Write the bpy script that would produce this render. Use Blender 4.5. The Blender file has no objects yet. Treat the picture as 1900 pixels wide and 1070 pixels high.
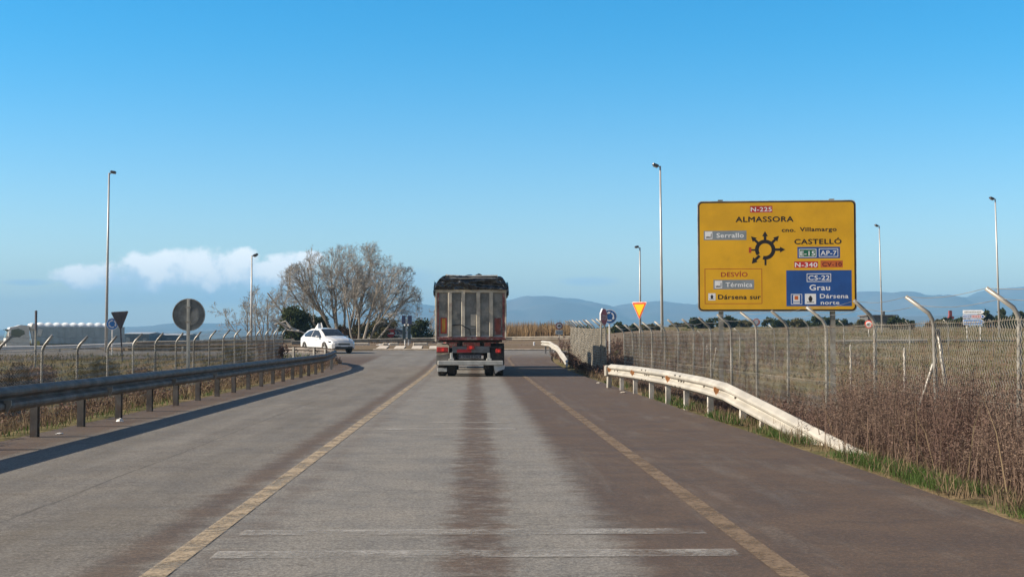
import bpy, math, random
from mathutils import Vector, Matrix, noise as mnoise
R = math.radians
PI = math.pi
scn = bpy.context.scene
COL = scn.collection

# ------------------------------------------------------------------ camera
CAMH = 1.30
F_PX = 2400.0
YAW, PITCH = math.atan(70/2400), math.atan(94/2401)
camd = bpy.data.cameras.new('camera'); cam = bpy.data.objects.new('camera', camd); COL.objects.link(cam)
camd.sensor_width = 36; camd.lens = 36*F_PX/1900; camd.clip_start = 0.1; camd.clip_end = 40000
cam.location = (0, 0, CAMH); cam.rotation_euler = (PI/2+PITCH, 0, -YAW)
scn.camera = cam
scn.render.resolution_x = 1024; scn.render.resolution_y = 576
scn.view_settings.view_transform = 'Standard'; scn.view_settings.look = 'None'
scn.view_settings.gamma = 1; scn.view_settings.exposure = 0.92

# ------------------------------------------------------------------ light: low winter sun from the left
SUN = Vector((-1.0, -0.07, 0.60)).normalized()
SUN_EL = math.asin(SUN.z)
sd = bpy.data.lights.new('sun', 'SUN'); so = bpy.data.objects.new('sun', sd); COL.objects.link(so)
sd.energy = 5.0; sd.angle = R(0.5); sd.color = (1.0, 0.87, 0.70)
so.rotation_euler = (-SUN).to_track_quat('-Z', 'Y').to_euler()
so.location = (-30, 20, 40)

# ------------------------------------------------------------------ world: sky and a bank of cumulus low on the left
class NT:
    def __init__(s, tree): s.t = tree; s.n = tree.nodes; s.l = tree.links
    def node(s, typ, **kw):
        nd = s.n.new(typ)
        for k, v in kw.items(): setattr(nd, k, v)
        return nd
    def put(s, sock, v):
        if hasattr(v, 'is_output') or isinstance(v, bpy.types.NodeSocket): s.l.new(v, sock)
        elif isinstance(v, (tuple, list)) and len(v) == 3 and sock.type == 'RGBA': sock.default_value = (*v, 1)
        else: sock.default_value = v
    def m(s, op, a, b=0.0, c=None, clamp=False):
        nd = s.node('ShaderNodeMath', operation=op, use_clamp=clamp)
        s.put(nd.inputs[0], a); s.put(nd.inputs[1], b)
        if c is not None: s.put(nd.inputs[2], c)
        return nd.outputs[0]
    def ss(s, v, a, b, lo=0.0, hi=1.0):
        nd = s.node('ShaderNodeMapRange', interpolation_type='SMOOTHSTEP')
        s.put(nd.inputs[0], v); nd.inputs[1].default_value = a; nd.inputs[2].default_value = b
        nd.inputs[3].default_value = lo; nd.inputs[4].default_value = hi
        return nd.outputs[0]
    def mix(s, f, a, b, blend='MIX'):
        nd = s.node('ShaderNodeMix', data_type='RGBA', blend_type=blend)
        s.put(nd.inputs[0], f); s.put(nd.inputs[6], a); s.put(nd.inputs[7], b)
        return nd.outputs[2]
    def noise(s, vec, scale, detail=4, rough=.55, dist=0.0, out=0):
        nd = s.node('ShaderNodeTexNoise')
        if vec is not None: s.l.new(vec, nd.inputs['Vector'])
        nd.inputs['Scale'].default_value = scale; nd.inputs['Detail'].default_value = detail
        nd.inputs['Roughness'].default_value = rough; nd.inputs['Distortion'].default_value = dist
        return nd.outputs[out]
    def xyz(s, vec):
        nd = s.node('ShaderNodeSeparateXYZ'); s.l.new(vec, nd.inputs[0]); return nd.outputs
    def comb(s, x, y, z=0.0):
        nd = s.node('ShaderNodeCombineXYZ'); s.put(nd.inputs[0], x); s.put(nd.inputs[1], y); s.put(nd.inputs[2], z)
        return nd.outputs[0]

world = bpy.data.worlds.new('World'); scn.world = world; world.use_nodes = True
W = NT(world.node_tree); W.n.clear()
sky = W.node('ShaderNodeTexSky', sky_type='NISHITA')
sky.sun_disc = False; sky.sun_elevation = SUN_EL; sky.sun_rotation = math.atan2(SUN.x, SUN.y)
sky.altitude = 0; sky.air_density = 1.0; sky.dust_density = 0.3; sky.ozone_density = 2.2
tc = W.node('ShaderNodeTexCoord')
gx, gy, gz = W.xyz(tc.outputs['Generated'])
ysafe = W.m('MAXIMUM', gy, 0.05)
u = W.m('DIVIDE', gx, ysafe); v = W.m('DIVIDE', gz, ysafe)
uv = W.comb(u, v, 0.0)
n1 = W.noise(uv, 34, 7, .6)
n2 = W.noise(W.comb(W.m('MULTIPLY', u, .5), v, 3.7), 26, 5, .6)
def puff(px, py, a, b):
    u0, v0 = (px-880)/2400, (629-py)/2400
    du = W.m('DIVIDE', W.m('SUBTRACT', u, u0), a/2400); dv = W.m('DIVIDE', W.m('SUBTRACT', v, v0), b/2400)
    return W.m('SUBTRACT', 1.0, W.m('ADD', W.m('MULTIPLY', du, du), W.m('MULTIPLY', dv, dv)))
mx = None
for q in ((400, 498, 100, 40), (455, 480, 34, 22), (280, 508, 110, 36), (190, 516, 90, 26), (545, 482, 60, 18), (345, 488, 70, 28), (500, 510, 110, 30)):
    p_ = puff(*q); mx = p_ if mx is None else W.m('MAXIMUM', mx, p_)
dens = W.m('ADD', W.m('MULTIPLY', mx, .55), W.m('MULTIPLY', W.m('SUBTRACT', n1, .5), 1.9))
cl = W.ss(dens, -.10, .36, 0, .92)
# soft blue-grey underside drifting below the bank
lx = None
for q in ((400, 540, 330, 34), (700, 520, 160, 34), (1090, 522, 70, 12), (60, 525, 60, 8)):
    p_ = puff(*q); lx = p_ if lx is None else W.m('MAXIMUM', lx, p_)
low = W.ss(W.m('ADD', lx, W.m('MULTIPLY', W.m('SUBTRACT', n2, .5), 1.6)), 0.0, 1.3, 0, .62)
skyc = W.mix(1.0, sky.outputs[0], W.mix(W.ss(v, .36, .7), W.mix(W.ss(v, .0, .26), (1.05, 1.06, 1.10), (.71, 1.03, 1.14)), (1.05, .76, .62)), 'MULTIPLY')  # unseen upper sky warmed and dimmed to cut the blue fill light
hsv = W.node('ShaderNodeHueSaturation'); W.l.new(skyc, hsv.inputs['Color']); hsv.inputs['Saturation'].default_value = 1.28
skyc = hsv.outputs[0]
shade = W.ss(W.m('ADD', v, W.m('MULTIPLY', W.m('SUBTRACT', n1, .5), .085)), .036, .060)
ccol = W.mix(shade, (4.6, 5.8, 7.0), (9.6, 9.5, 9.3))
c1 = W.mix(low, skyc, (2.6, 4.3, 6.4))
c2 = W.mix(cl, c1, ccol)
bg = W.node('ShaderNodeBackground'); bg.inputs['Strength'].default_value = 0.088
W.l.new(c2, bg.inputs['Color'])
wo = W.node('ShaderNodeOutputWorld'); W.l.new(bg.outputs[0], wo.inputs[0])

# ------------------------------------------------------------------ helpers
Fv = Vector((math.sin(YAW)*math.cos(PITCH), math.cos(YAW)*math.cos(PITCH), math.sin(PITCH)))
Rv = Vector((math.cos(YAW), -math.sin(YAW), 0)); Uv = Rv.cross(Fv)
def at(px, py, Y):
    """world point seen at photo pixel (px,py) at distance Y up the road"""
    d = Fv*F_PX + Rv*(px-950) + Uv*(535-py)
    return Vector((0, 0, CAMH)) + d*(Y/d.y)
def ss(a, b, x):
    t = min(1, max(0, (x-a)/(b-a))); return t*t*(3-2*t)
def lerp(a, b, t): return a+(b-a)*t
def base_z(Y): return .5*ss(46, 88, Y) + .2*ss(100, 122, Y)
def terrain(X, Y):
    b = base_z(Y)
    if X < -15 and Y > 60: b -= 1.1*ss(15, 60, -X)*ss(60, 100, Y)
    if X < -6.2:
        zl = lerp(-.75, b-.03, ss(50, 68, Y)); b = lerp(b, zl, ss(6.4, 8.6, -X))
    if X > 4.0:
        zr = lerp(-.28, b, ss(50, 76, Y)); b = lerp(b, zr, ss(4.1, 5.4, X))
        fz = -.28 + max(0, min(170, Y-30))*.0205
        if Y > 250: fz = lerp(fz, .8, ss(250, 700, Y))
        b = lerp(b, fz, ss(7, 13 + .05*Y, X))
    if Y > 400: b = lerp(b, 0, ss(400, 900, Y))
    return b
def nz(x, y, s=1.0, z=0.0): return mnoise.noise(Vector((x*s, y*s, z)))

def tag(o, label=None, cat=None, group=None, kind=None):
    if label: o['label'] = label
    if cat: o['category'] = cat
    if group: o['group'] = group
    if kind: o['kind'] = kind
    return o
def empty(name, loc, rz=0, label=None, cat=None, group=None):
    o = bpy.data.objects.new(name, None); COL.objects.link(o)
    o.location = loc; o.rotation_euler = (0, 0, rz); o.empty_display_size = .2
    return tag(o, label, cat, group)
def copy_tree(o, parent=None):
    c = o.copy(); COL.objects.link(c); c.parent = parent
    for ch in list(o.children): copy_tree(ch, c)
    return c

class MB:
    def __init__(s, off=(0, 0, 0)): s.v = []; s.f = []; s.off = Vector(off); s.smooth = False
    def add(s, vs, fs):
        n = len(s.v); s.v.extend([tuple(q) for q in vs]); s.f.extend([tuple(i+n for i in f) for f in fs]); return s
    def box(s, c, d, rz=0, rx=0, ry=0, bev=0):
        hx, hy, hz = d[0]/2, d[1]/2, d[2]/2
        M = Matrix.Translation(c) @ Matrix.Rotation(rz, 4, 'Z') @ Matrix.Rotation(ry, 4, 'Y') @ Matrix.Rotation(rx, 4, 'X')
        if bev:
            b = bev; pts = []; ring = [(-hx+b, -hy), (hx-b, -hy), (hx, -hy+b), (hx, hy-b), (hx-b, hy), (-hx+b, hy), (-hx, hy-b), (-hx, -hy+b)]
            inn = [(x*(1-b/hx), y*(1-b/hy)) for x, y in ring]
            for rr, z in ((inn, -hz), (ring, -hz+b), (ring, hz-b), (inn, hz)): pts += [M @ Vector((x, y, z)) for x, y in rr]
            fs = [tuple(reversed(range(8))), tuple(range(24, 32))]
            for k in range(3):
                for i in range(8): j = (i+1) % 8; fs.append((k*8+i, k*8+j, k*8+8+j, k*8+8+i))
            return s.add(pts, fs)
        vs = [M @ Vector((x, y, z)) for z in (-hz, hz) for x, y in ((-hx, -hy), (hx, -hy), (hx, hy), (-hx, hy))]
        return s.add(vs, [(3, 2, 1, 0), (4, 5, 6, 7), (0, 1, 5, 4), (1, 2, 6, 5), (2, 3, 7, 6), (3, 0, 4, 7)])
    def tube(s, pts, r, n=8, cap=True):
        pts = [Vector(p) for p in pts]; m = len(pts)
        rs = r if isinstance(r, (list, tuple)) else [r]*m
        vs = []; up = None
        for i, p in enumerate(pts):
            t = (pts[min(i+1, m-1)]-pts[max(i-1, 0)])
            t = t.normalized() if t.length > 1e-9 else Vector((0, 0, 1))
            if up is None: up = Vector((1, 0, 0)) if abs(t.x) < .9 else Vector((0, 1, 0))
            a = (up - t*up.dot(t)).normalized(); b = t.cross(a); up = a
            for k in range(n):
                th = 2*PI*k/n; vs.append(p + (a*math.cos(th)+b*math.sin(th))*rs[i])
        fs = []
        for i in range(m-1):
            for k in range(n):
                j = (k+1) % n; fs.append((i*n+k, i*n+j, (i+1)*n+j, (i+1)*n+k))
        if cap: fs.append(tuple(reversed(range(n)))); fs.append(tuple(range((m-1)*n, m*n)))
        return s.add(vs, fs)
    def plate(s, pts, y0, y1):
        """prism of an (x,z) outline between depth y0 (front) and y1"""
        n = len(pts)
        vs = [(x, y0, z) for x, z in pts] + [(x, y1, z) for x, z in pts]
        fs = [tuple(range(n)), tuple(reversed(range(n, 2*n)))]
        for i in range(n): j = (i+1) % n; fs.append((j, i, n+i, n+j))
        return s.add(vs, fs)
    def ring(s, cx, cz, r0, r1, y, a0=0, a1=2*PI, n=32, y1=None):
        vs = []; fs = []
        for i in range(n+1):
            a = a0+(a1-a0)*i/n
            vs += [(cx+r0*math.cos(a), y, cz+r0*math.sin(a)), (cx+r1*math.cos(a), y, cz+r1*math.sin(a))]
        for i in range(n): fs.append((2*i, 2*i+1, 2*i+3, 2*i+2))
        return s.add(vs, fs)
    def quad(s, a, b, c, d): return s.add([a, b, c, d], [(0, 1, 2, 3)])
    def build(s, name, mat, parent=None, loc=None, smooth=False):
        me = bpy.data.meshes.new(name)
        o_ = s.off
        me.from_pydata([(x-o_.x, y-o_.y, z-o_.z) for x, y, z in s.v], [], s.f)
        me.materials.append(mat)
        if smooth: me.polygons.foreach_set('use_smooth', [True]*len(me.polygons))
        me.update()
        o = bpy.data.objects.new(name, me); COL.objects.link(o)
        if parent: o.parent = parent
        if loc is not None: o.location = loc
        return o
def circ(cx, cz, r, n=28, a0=0): return [(cx+r*math.cos(a0+2*PI*i/n), cz+r*math.sin(a0+2*PI*i/n)) for i in range(n)]
def rrect(x0, z0, x1, z1, r, n=5):
    p = []
    for cx, cz, a in ((x1-r, z1-r, 0), (x0+r, z1-r, PI/2), (x0+r, z0+r, PI), (x1-r, z0+r, 1.5*PI)):
        for i in range(n+1): t = a+PI/2*i/n; p.append((cx+r*math.cos(t), cz+r*math.sin(t)))
    return p
def rtri(w, h, r, up=False, cz=0, n=4):
    """rounded triangle, point down; centred in x, top edge at cz+h/2"""
    P = [Vector((-w/2, h/2)), Vector((0, -h/2)), Vector((w/2, h/2))]
    out = []
    for i in range(3):
        p, a, b = P[i], (P[i-1]-P[i]).normalized(), (P[(i+1) % 3]-P[i]).normalized()
        for k in range(n+1):
            t = k/n; q = p + a*r*(1-t)**1.6*1.5 + b*r*t**1.6*1.5
            out.append((q.x, q.y+cz))
    return out

# ------------------------------------------------------------------ materials
MATS = {}
def mat(name, col, rough=.7, metal=0.0, var=.18, scale=3.0, col2=None, dirt=None, bump=0.0, bscale=30, spec=.5, coat=0.0, detail=5):
    if name in MATS: return MATS[name]
    m = bpy.data.materials.new(name); m.use_nodes = True; T = NT(m.node_tree); T.n.clear()
    b = T.node('ShaderNodeBsdfPrincipled'); o = T.node('ShaderNodeOutputMaterial'); T.l.new(b.outputs[0], o.inputs[0])
    g = T.node('ShaderNodeNewGeometry'); pos = g.outputs['Position']
    n = T.noise(pos, scale, detail, .6)
    c2 = col2 if col2 else tuple(c*(1-var*2) for c in col)
    c1 = col if col2 else tuple(min(1, c*(1+var)) for c in col)
    f = T.ss(n, .32, .68)
    c = T.mix(f, c1, c2)
    if dirt:
        dn = T.noise(pos, dirt[1], 6, .65); c = T.mix(T.ss(dn, dirt[2], dirt[2]+.15, 0, dirt[3] if len(dirt) > 3 else .8), c, dirt[0])
    T.l.new(c, b.inputs['Base Color'])
    b.inputs['Roughness'].default_value = rough; b.inputs['Metallic'].default_value = metal
    b.inputs['Specular IOR Level'].default_value = spec; b.inputs['Coat Weight'].default_value = coat
    if bump:
        bn = T.noise(pos, bscale, 4, .6); bp = T.node('ShaderNodeBump'); bp.inputs['Strength'].default_value = bump
        bp.inputs['Distance'].default_value = .02; T.l.new(bn, bp.inputs['Height']); T.l.new(bp.outputs[0], b.inputs['Normal'])
    MATS[name] = m; return m
def emis(name, col, strength, basec):
    m = mat(name, basec, .3); b = [n for n in m.node_tree.nodes if n.type == 'BSDF_PRINCIPLED'][0]
    b.inputs['Emission Color'].default_value = (*col, 1); b.inputs['Emission Strength'].default_value = strength; return m

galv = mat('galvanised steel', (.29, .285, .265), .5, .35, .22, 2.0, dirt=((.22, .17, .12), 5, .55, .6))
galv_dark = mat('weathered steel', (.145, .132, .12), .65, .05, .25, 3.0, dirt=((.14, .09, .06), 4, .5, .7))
wirem = mat('fence wire', (.26, .24, .20), .6, .3, .25, 2.0, dirt=((.2, .13, .09), 3, .5))
cream = mat('cream painted rail', (.37, .355, .315), .6, 0, .10, 1.5, dirt=((.32, .27, .21), 7, .60, .35))
white = mat('white paint', (.62, .62, .61), .4, 0, .05, 3, dirt=((.45, .42, .38), 5, .6, .4))
lampw = mat('pale lamp pole', (.44, .44, .44), .45, .2, .12, .6, dirt=((.3, .28, .25), 2, .6, .5))
lamphead = mat('lamp head metal', (.07, .07, .08), .4, .4)
signback = mat('sign back steel', (.15, .165, .18), .45, .5, .12, 6)
signdark = mat('dark sign back', (.10, .09, .11), .5, .3, .1, 6)
ochre = mat('ochre yellow sheeting', (.70, .385, .008), .55, 0, .06, 1.1, dirt=((.52, .29, .02), 2.2, .6, .35))
blk = mat('black lettering', (.012, .010, .012), .5, 0, .1)
bluep = mat('blue sheeting', (.010, .075, .30), .5, 0, .08, 2)
greenp = mat('green sheeting', (.01, .12, .07), .5, 0, .08)
redp = mat('red sheeting', (.45, .03, .035), .5, 0, .1)
redtx = mat('red lettering', (.42, .05, .02), .5, 0, .1)
orangep = mat('orange sheeting', (.55, .13, .03), .5, 0, .1)
whitep = mat('white sheeting', (.74, .76, .80), .45, 0, .04)
greyp = mat('grey sheeting', (.22, .26, .30), .5, 0, .08)
yellowp = mat('fluorescent yellow sheeting', (.95, .55, .01), .4, 0, .03)
brightred = mat('bright red sheeting', (.75, .08, .03), .4, 0, .05)
maroon = mat('faded stop red', (.36, .02, .03), .5, 0, .12, 8)
bright_blue = mat('bright blue sheeting', (.02, .19, .55), .45, 0, .05)
rubber = mat('tyre rubber', (.022, .022, .024), .85, 0, .2, 4, dirt=((.12, .10, .085), 5, .5, .6))
glassd = mat('dark glass', (.02, .028, .038), .08, 0, .05, spec=.8)
blackpl = mat('black plastic', (.02, .02, .022), .5)

# ------------------------------------------------------------------ ground, road, island
def groundmat():
    m = bpy.data.materials.new('dry field'); m.use_nodes = True; T = NT(m.node_tree); T.n.clear()
    b = T.node('ShaderNodeBsdfPrincipled'); o = T.node('ShaderNodeOutputMaterial'); T.l.new(b.outputs[0], o.inputs[0])
    pos = T.node('ShaderNodeNewGeometry').outputs['Position']
    a = T.noise(pos, .09, 6, .65); c = T.noise(pos, 1.2, 6, .7); d = T.noise(pos, 9, 4, .7)
    k = T.mix(T.ss(a, .42, .58), (.135, .115, .055), (.205, .150, .088))
    k = T.mix(T.ss(c, .45, .62, 0, .8), k, (.075, .082, .030))
    k = T.mix(T.ss(d, .5, .7, 0, .7), k, (.085, .060, .038))
    T.l.new(k, b.inputs['Base Color']); b.inputs['Roughness'].default_value = .95; b.inputs['Specular IOR Level'].default_value = .1
    bp = T.node('ShaderNodeBump'); bp.inputs['Strength'].default_value = .9; bp.inputs['Distance'].default_value = .15
    T.l.new(c, bp.inputs['Height']); T.l.new(bp.outputs[0], b.inputs['Normal']); return m
def axis(segs):
    out = []
    for a, b, st in segs:
        n = max(1, round((b-a)/st)); out += [a+(b-a)*i/n for i in range(n)]
    out.append(segs[-1][1]); return out
def xl(Y): # left edge of paving
    if Y < 50: return -6.0
    if Y < 68: return -6.0 - 9*((Y-50)/18)**2.6
    if Y < 72: return lerp(-15, -130, (Y-68)/4)
    return -130
def xr(Y):
    if Y < 62: return 3.85
    if Y < 84: return 3.85 + .75*ss(62, 80, Y) + 3.5*max(0, (Y-78)/6)**2
    return lerp(8.1, 70, min(1, (Y-84)/6))
gx_ = axis([(-9000, -1500, 1500), (-1500, -200, 260), (-200, -50, 12), (-50, -16, 2), (-16, 16, .4), (16, 60, 2), (60, 200, 14), (200, 1500, 260), (1500, 9000, 1500)])
gy_ = axis([(-60, 4, 8), (4, 100, .6), (100, 220, 5), (220, 900, 60), (900, 2000, 300), (2000, 9500, 1500)])
g = MB()
for y in gy_:
    for x in gx_:
        z = terrain(x, y)
        onroad = xl(y)-.6 < x < xr(y)+.3 and y < 113
        if onroad: z -= .05
        elif abs(x) < 200 and y < 220: z += .05*nz(x, y, .7)+.04*nz(x, y, 2.3, 4)
        g.v.append((x, y, z))
nx_ = len(gx_)
for j in range(len(gy_)-1):
    for i in range(nx_-1):
        a = j*nx_+i; g.f.append((a, a+1, a+nx_+1, a+nx_))
tag(g.build('ground', groundmat(), smooth=True), kind='structure')

def roadmat():
    m = bpy.data.materials.new('muddy asphalt'); m.use_nodes = True; T = NT(m.node_tree); T.n.clear()
    b = T.node('ShaderNodeBsdfPrincipled'); o = T.node('ShaderNodeOutputMaterial'); T.l.new(b.outputs[0], o.inputs[0])
    pos = T.node('ShaderNodeNewGeometry').outputs['Position']
    X, Y, Z = T.xyz(pos)
    grain = T.noise(pos, 90, 3, .7); mid = T.noise(pos, 1.4, 6, .65)
    stretch = T.comb(X, T.m('MULTIPLY', Y, .12), 0.0)
    lng = T.noise(stretch, 2.2, 6, .7)             # long tyre streaks
    cross = T.noise(T.comb(T.m('MULTIPLY', X, .45), Y, 0.0), 2.6, 7, .72)
    cross2 = T.noise(T.comb(T.m('MULTIPLY', X, .8), Y, 7.0), 7, 5, .72)
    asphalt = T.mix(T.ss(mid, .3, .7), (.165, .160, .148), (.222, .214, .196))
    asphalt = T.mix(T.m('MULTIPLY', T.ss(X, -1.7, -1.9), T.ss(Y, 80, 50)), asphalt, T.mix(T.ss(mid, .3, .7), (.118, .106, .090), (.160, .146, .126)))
    asphalt = T.mix(T.ss(lng, .35, .7, 0, .55), asphalt, (.27, .256, .228))
    mud = T.mix(T.ss(mid, .3, .7), (.070, .044, .029), (.105, .068, .046))
    wob = T.m('MULTIPLY', T.m('SUBTRACT', cross, .5), 3.4)
    wob2 = T.m('MULTIPLY', T.m('SUBTRACT', cross2, .5), 2.4)
    w = T.m('ADD', wob, wob2)
    def band(c, half, soft, amp):
        d = T.m('ABSOLUTE', T.m('SUBTRACT', X, c))
        d = T.m('ADD', d, T.m('MULTIPLY', w, amp))
        return T.ss(d, half+soft, half-soft)
    near = T.ss(Y, 55, 20)
    b1 = band(.02, .20, .09, .21)
    b1 = T.m('MULTIPLY', b1, T.ss(cross2, .36, .56, .40, .95))
    right = T.ss(T.m('ADD', X, T.m('MULTIPLY', w, -.16)), .74, 1.08)
    right = T.m('MULTIPLY', right, T.ss(lng, .3, .5, .72, 1.0))
    b2 = T.m('MULTIPLY', band(-2.0, .14, .12, .15), .85)
    b3 = T.m('MULTIPLY', band(-1.5, .05, .2, .3), .45)
    left = T.ss(T.m('ADD', X, T.m('MULTIPLY', w, .12)), -5.0, -5.35)
    smud = T.m('MULTIPLY', T.ss(cross, .56, .72, 0, .6), T.ss(X, -1.8, -3.2))
    # ring road beyond: worn, lighter; dirt thrown on the corner
    far = T.ss(Y, 66, 80); keep = T.m('SUBTRACT', 1.0, T.m('MULTIPLY', far, .8))
    f = b1
    for k in (right, b2, b3, left, smud): f = T.m('MAXIMUM', f, k)
    f = T.m('MULTIPLY', f, keep)
    f = T.m('MAXIMUM', f, T.m('MULTIPLY', far, T.ss(T.noise(pos, .25, 4), .5, .65, 0, .45)))
    c = T.mix(f, asphalt, mud)
    lightstreak = T.m('MULTIPLY', band(2.02, .03, .08, .10), T.ss(lng, .45, .6, 0, .35))
    c = T.mix(lightstreak, c, (.26, .22, .19))
    wheelpath = T.m('MULTIPLY', band(.72, .12, .25, .35), T.ss(cross, .42, .58, 0, .35))
    c = T.mix(wheelpath, c, (.27, .26, .25))
    # coarse aggregate: small dark stones in the open surface
    vor = T.node('ShaderNodeTexVoronoi'); T.l.new(pos, vor.inputs['Vector']); vor.inputs['Scale'].default_value = 55
    vd = vor.outputs['Distance']
    c = T.mix(T.ss(vd, .30, .55, 0, .38), c, (.05, .045, .042))
    c = T.mix(T.ss(grain, .55, .8, 0, .5), c, (.30, .28, .26))
    c = T.mix(T.ss(grain, .47, .3, 0, .6), c, (.05, .045, .040))
    g2 = T.noise(pos, 38, 5, .8)
    c = T.mix(T.ss(g2, .52, .62, 0, .45), c, T.mix(f, (.33, .31, .27), (.165, .112, .078))); c = T.mix(T.ss(g2, .48, .38, 0, .52), c, (.05, .040, .030))
    tyre = T.m('MAXIMUM', band(-2.75, .22, .3, .2), band(-4.2, .22, .3, .2))
    c = T.mix(T.m('MULTIPLY', tyre, .30), c, (.10, .092, .08))
    seam = T.m('MULTIPLY', T.ss(T.m('ABSOLUTE', T.m('ADD', T.m('SUBTRACT', X, -3.35), T.m('MULTIPLY', T.m('SUBTRACT', lng, .5), .25))), .016, .004), .6)
    c = T.mix(T.m('MULTIPLY', seam, T.ss(Y, 40, 20)), c, (.045, .04, .034))
    patch = T.noise(T.comb(T.m('MULTIPLY', X, .7), T.m('MULTIPLY', Y, .25), 2.0), .8, 5, .6)
    c = T.mix(T.m('MULTIPLY', T.ss(patch, .50, .62, 0, .35), T.ss(X, -1.5, -2.2)), c, (.10, .085, .065))
    cr = T.noise(T.comb(T.m('MULTIPLY', X, .25), Y, 5.0), 1.1, 6, .75)
    c = T.mix(T.ss(T.m('ABSOLUTE', T.m('SUBTRACT', cr, .5)), .010, .0, 0, .5), c, (.04, .035, .03))
    T.l.new(c, b.inputs['Base Color'])
    T.put(b.inputs['Roughness'], T.ss(mid, .3, .7, .72, .9)); b.inputs['Specular IOR Level'].default_value = .3
    bp = T.node('ShaderNodeBump'); bp.inputs['Strength'].default_value = .5; bp.inputs['Distance'].default_value = .008
    T.l.new(grain, bp.inputs['Height']); T.l.new(bp.outputs[0], b.inputs['Normal']); return m
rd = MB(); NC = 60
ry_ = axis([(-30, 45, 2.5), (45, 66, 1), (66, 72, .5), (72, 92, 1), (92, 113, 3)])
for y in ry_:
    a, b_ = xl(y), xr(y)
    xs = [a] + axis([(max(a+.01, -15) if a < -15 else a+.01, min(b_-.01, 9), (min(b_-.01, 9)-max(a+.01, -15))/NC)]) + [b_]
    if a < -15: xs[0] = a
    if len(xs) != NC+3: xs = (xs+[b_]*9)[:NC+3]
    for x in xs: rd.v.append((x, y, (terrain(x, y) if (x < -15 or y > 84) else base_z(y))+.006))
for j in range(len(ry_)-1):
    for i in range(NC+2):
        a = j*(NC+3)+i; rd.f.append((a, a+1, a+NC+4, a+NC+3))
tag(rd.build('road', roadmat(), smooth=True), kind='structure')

def paintmat(name, col, thr, under=(.17, .13, .105), soft=.16, sc=3.0):
    m = bpy.data.materials.new(name); m.use_nodes = True; T = NT(m.node_tree); T.n.clear()
    b = T.node('ShaderNodeBsdfPrincipled'); o = T.node('ShaderNodeOutputMaterial')
    pos = T.node('ShaderNodeNewGeometry').outputs['Position']
    n = T.noise(pos, sc, 8, .75); n2 = T.noise(pos, 40, 3, .6)
    k = T.m('ADD', n, T.m('MULTIPLY', T.m('SUBTRACT', n2, .5), .35))
    T.l.new(T.mix(T.ss(n2, .3, .7), col, tuple(c*.78 for c in col)), b.inputs['Base Color']); b.inputs['Roughness'].default_value = .8
    tr = T.node('ShaderNodeBsdfTransparent'); mx_ = T.node('ShaderNodeMixShader')
    T.l.new(T.ss(k, thr-soft, thr+soft), mx_.inputs[0]); T.l.new(b.outputs[0], mx_.inputs[1]); T.l.new(tr.outputs[0], mx_.inputs[2])
    T.l.new(mx_.outputs[0], o.inputs[0]); return m
def stripe(name, pts, w, m, up=.011):
    s = MB()
    P = [Vector((x, y)) for x, y in pts]
    for i, p in enumerate(P):
        t = (P[min(i+1, len(P)-1)]-P[max(i-1, 0)]).normalized(); n = Vector((t.y, -t.x))
        for sg in (-1, 1): q = p+n*w/2*sg; s.v.append((q.x, q.y, base_z(q.y)+up))
    for i in range(len(P)-1): s.f.append((2*i, 2*i+1, 2*i+3, 2*i+2))
    return tag(s.build(name, m), kind='structure')
yl = paintmat('worn yellow line paint', (.36, .285, .19), .53, soft=.18)
yl2 = paintmat('muddy yellow line paint', (.20, .14, .085), .56, soft=.25)
wl = paintmat('worn white line paint', (.37, .36, .34), .43, soft=.24, sc=1.6)
stripe('road_marking', [(-1.75, y) for y in axis([(3, 46, 2.5)])] + [(-1.75, 46+k*2) for k in range(1, 8)], .145, yl)
stripe('road_marking', [(1.75, y) for y in axis([(3, 46, 2.5)])] + [(1.76, y) for y in range(48, 68, 2)] + [(1.85, 70), (2.2, 73), (3.0, 76), (4.4, 79), (6, 81)], .15, yl2)
for yc, x0, x1, w in ((8.74, -1.55, 1.55, .24), (7.86, -1.56, 1.6, .26), (18.7, -1.45, .6, .30), (20.1, -.7, .55, .2), (27.3, -1.45, .0, .4), (29.5, -1.3, -.5, .3), (36, -1.3, .4, .4)):
    s = MB(); n = 16
    for i in range(n+1):
        x = lerp(x0, x1, i/n)
        for sg in (-1, 1): s.v.append((x, yc+sg*w/2, .0115))
    for i in range(n): s.f.append((2*i, 2*i+2, 2*i+3, 2*i+1))
    tag(s.build('road_marking', wl), kind='structure')

# roundabout island: raised apron with painted kerb
soil = mat('island soil', (.15, .11, .08), .95, 0, .3, .8, col2=(.13, .105, .07), bump=.6, bscale=6, spec=.1)
ICX, ICY, IR = -3.5, 121.0, 30.0
isl = MB(); NI = 96
for k, (r, z) in enumerate(((IR, -.1), (IR, .08), (IR-.15, .10), (IR-2.0, .34), (IR-6, .30), (0, .3))):
    for i in range(NI):
        a = 2*PI*i/NI; x, y = ICX+r*math.cos(a), ICY+r*math.sin(a)
        isl.v.append((x, y, max(terrain(x, y), base_z(y))+z))
for k in range(5):
    for i in range(NI):
        j = (i+1) % NI; isl.f.append((k*NI+i, k*NI+j, (k+1)*NI+j, (k+1)*NI+i))
tag(isl.build('roundabout_island_ground', soil), kind='structure')
kerbw = mat('white painted kerb', (.55, .50, .43), .7, 0, .1, 3, dirt=((.4, .3, .22), 5, .55, .5))
kb = empty('apron_kerb', (ICX, ICY-IR, .5), label='painted kerb with white blocks round the roundabout apron ahead of the dump truck', cat='kerb')
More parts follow.
